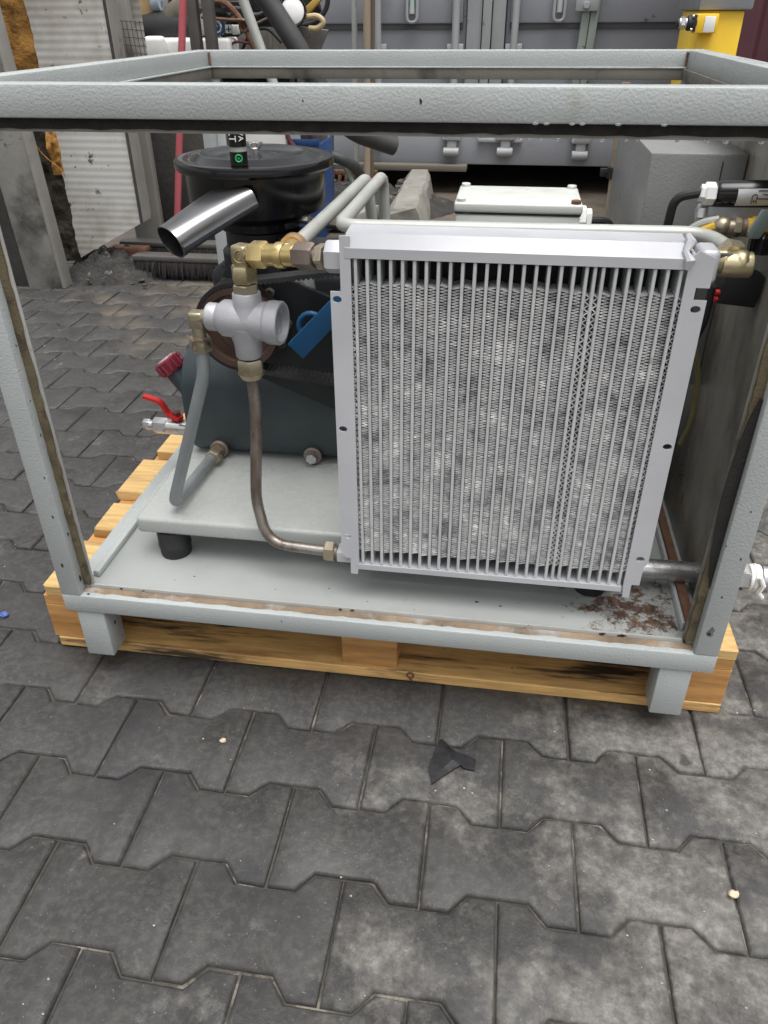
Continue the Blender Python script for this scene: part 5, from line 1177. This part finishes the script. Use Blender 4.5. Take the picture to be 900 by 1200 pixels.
b = B(); tube(b, [p - ld_ * .05 + V((0, 0, -.04)), p - ld_ * .05 + V((-.03, 0, -.30))], .012, 8); part('bracket', b, m_dpole, lm)
mp_ = B(); prism(mp_, [E(*q, 3.1) for q in ((342, 30), (385, 35), (372, 66), (352, 64), (332, 14))], (0, .02, 0), .003); one('steel_gusset', mp_, m_drum, 'grey triangular steel plate beside the black hose', 'plate')
yh = B(); tube(yh, fillet([E(352, 21, 3.05), E(372, 18, 3.05), E(381, 26, 3.05), E(372, 34, 3.05), E(362, 33, 3.05)], .06, 6), .012, 10); one('tan_hose', yh, M('tan_hose_rubber', (.48, .38, .22), .55), 'tan looped hose right of the work lamp', 'hose')
bh = B(); tube(bh, fillet([E(352, 31, 3.12), E(374, 25, 3.12), E(385, 5, 3.12), E(383, -15, 3.12)], .1, 8), .011, 10); one('thin_black_hose', bh, m_rubber, 'thin black hose curving up right of the work lamp', 'hose')
yw2 = B(); prism(yw2, [E(*q, 3.16) for q in ((352, 14), (372, -6), (380, -4), (360, 18))], (0, .03, 0), .003); one('ochre_strap', yw2, M('ochre_webbing', (.45, .28, .06), .7), 'ochre strap hanging behind the work lamp', 'strap')
rh = B(); tube(rh, fillet([E(366, 34, 3.14), E(372, 48, 3.14), E(373, 64, 3.14), E(362, 110, 3.14), E(364, 175, 3.2)], .12, 8), .011, 8); one('maroon_hose', rh, m_dkred, 'thin maroon hose dropping behind the steel gusset', 'hose', 'maroon hoses')
rh = B(); tube(rh, fillet([E(330, 120, 3.1), E(338, 165, 3.1), E(352, 178, 3.1)], .1, 8), .011, 8); one('maroon_hose', rh, m_dkred, 'short maroon hose above the white board behind the air filter', 'hose', 'maroon hoses')
wp = B(); q0_, q1_ = E(286, 146, 3.1), E(336, 180, 3.1); box(wp, (q0_.x, 3.1, .30), (q1_.x, 3.13, q0_.z), .004); box(wp, (q0_.x, 3.1, 0), (q0_.x + .05, 3.13, .30)); box(wp, (q1_.x - .05, 3.1, 0), (q1_.x, 3.13, .30)); one('white_board', wp, m_white, 'plain white board seen behind the top of the air filter', 'board')
bc = thing('blue_crate', E(362, 220, 3.15), 'blue plastic crate behind the right rim of the air filter', 'crate')
q0_, q1_ = E(340, 163, 3.15), E(376, 225, 3.15); zb_ = .0
b = B(); box(b, (q0_.x - .25, 3.15, zb_), (q1_.x - .004, 3.17, q0_.z - .03), .004); box(b, (q1_.x - .024, 3.171, zb_), (q1_.x - .004, 3.5, q0_.z - .03), .004); box(b, (q0_.x - .25, 3.171, zb_), (q0_.x - .23, 3.5, q0_.z - .03), .004); part('side_wall', b, m_crate, bc)
b = B(); box(b, (q0_.x - .26, 3.142, q0_.z - .0295), (q1_.x + .004, 3.16, q0_.z), .004); part('rim', b, m_crate, bc)
gh = B(); tube(gh, fillet([E(392, 192, 3.6), E(404, 193, 3.6), E(416, 220, 3.6), E(430, 246, 3.6), E(425, 250, 3.55)], .05), .014, 10); one('green_hose', gh, M('pale_green_hose', (.30, .40, .34), .5), 'pale green hose lying across the scrap beside the kerb block', 'hose')
cs = B(); p = gz(400, 255, .02); prism(cs, [p + V(q) for q in ((-.35, -.35, 0), (.12, -.30, 0), (.22, .02, 0), (-.05, .12, 0), (-.4, .05, 0))], (0, 0, .07), .008); one('concrete_slab', cs, m_conc, 'broken concrete slab on the ground left of the kerb block', 'slab')
bkc = B(); tube(bkc, fillet([at(330, 236, .75), at(372, 262, .55), at(404, 270, .3)], .12), .004, 8); one('black_cable', bkc, m_rubber, 'thin black cable hanging under the two pale pipes', 'cable')

# ------------------------------------------------------------------ litter on the paving
def pebble(px, py, s, mat, label, cat='stone', sub=2):
    b = B(); p = gz(px, py, .004); rr = random.Random(px); vs_ = sphere(b, (p.x, p.y, s * .42), s, (1, .8, .6), sub)
    for v in vs_: v.co += V((rr.uniform(-s, s), rr.uniform(-s, s), rr.uniform(-s, s))) * .16
    one('pebble', b, mat, label, cat, 'loose pebbles on the paving')
pebble(860, 1048, .0075, m_tan, 'tan pebble on the paving at the lower right')
pebble(261, 867, .0055, m_tan, 'small cream pebble on the paving left of centre')
pebble(5, 720, .009, M('blue_chip', (.05, .09, .3), .5), 'chip of blue plastic on the paving at the left edge', 'plastic chip')
b = B(); rr = random.Random(6); P0 = [(514, 869), (518, 867), (532, 880), (558, 890), (556, 903), (543, 901), (540, 897), (527, 905), (506, 919), (502, 900)]
base_ = [gz(x, y, .003) for x, y in P0]; c_ = sum(base_, V((0, 0, 0))) / len(base_)
top = [b.verts.new(p + V((0, 0, rr.uniform(.0005, .003)))) for p in base_]; cv_ = b.verts.new(c_ + V((0, 0, .005)))
mid = [b.verts.new(p.lerp(c_, .5) + V((rr.uniform(-.004, .004), rr.uniform(-.004, .004), rr.uniform(.001, .005)))) for p in base_]
n = len(top)
for i in range(n): b.faces.new((top[i], top[(i + 1) % n], mid[(i + 1) % n], mid[i])); b.faces.new((mid[i], mid[(i + 1) % n], cv_))
bot = [b.verts.new(v.co - V((0, 0, .0018))) for v in top]; b.faces.new(bot[::-1])
for i in range(n): b.faces.new((top[i], bot[i], bot[(i + 1) % n], top[(i + 1) % n]))
one('rubber_scrap', b, m_scrap, 'torn piece of black rubber lying on the front paving', 'scrap', sharp=20)
b = B(); rr = random.Random(17)
for k in range(170):
    px, py = rr.uniform(-20, 920), rr.uniform(330, 1200)
    p = gz(px, py, 0)
    if (-.1 < p.x < 1.15 and 0 < p.y < 1.0) or p.y > 2.3: continue
    s = rr.choice((.0007, .0009, .0012, .0019)) * (1 + max(0, p.y) * .35); vs_ = sphere(b, (p.x, p.y, s * .3), s, (1, rr.uniform(.6, 1), .6), 1)
o = part('grit', b, m_litter, sharp=30); o['kind'] = 'stuff'; o['label'] = 'pale grit scattered over the paving'; o['category'] = 'grit'
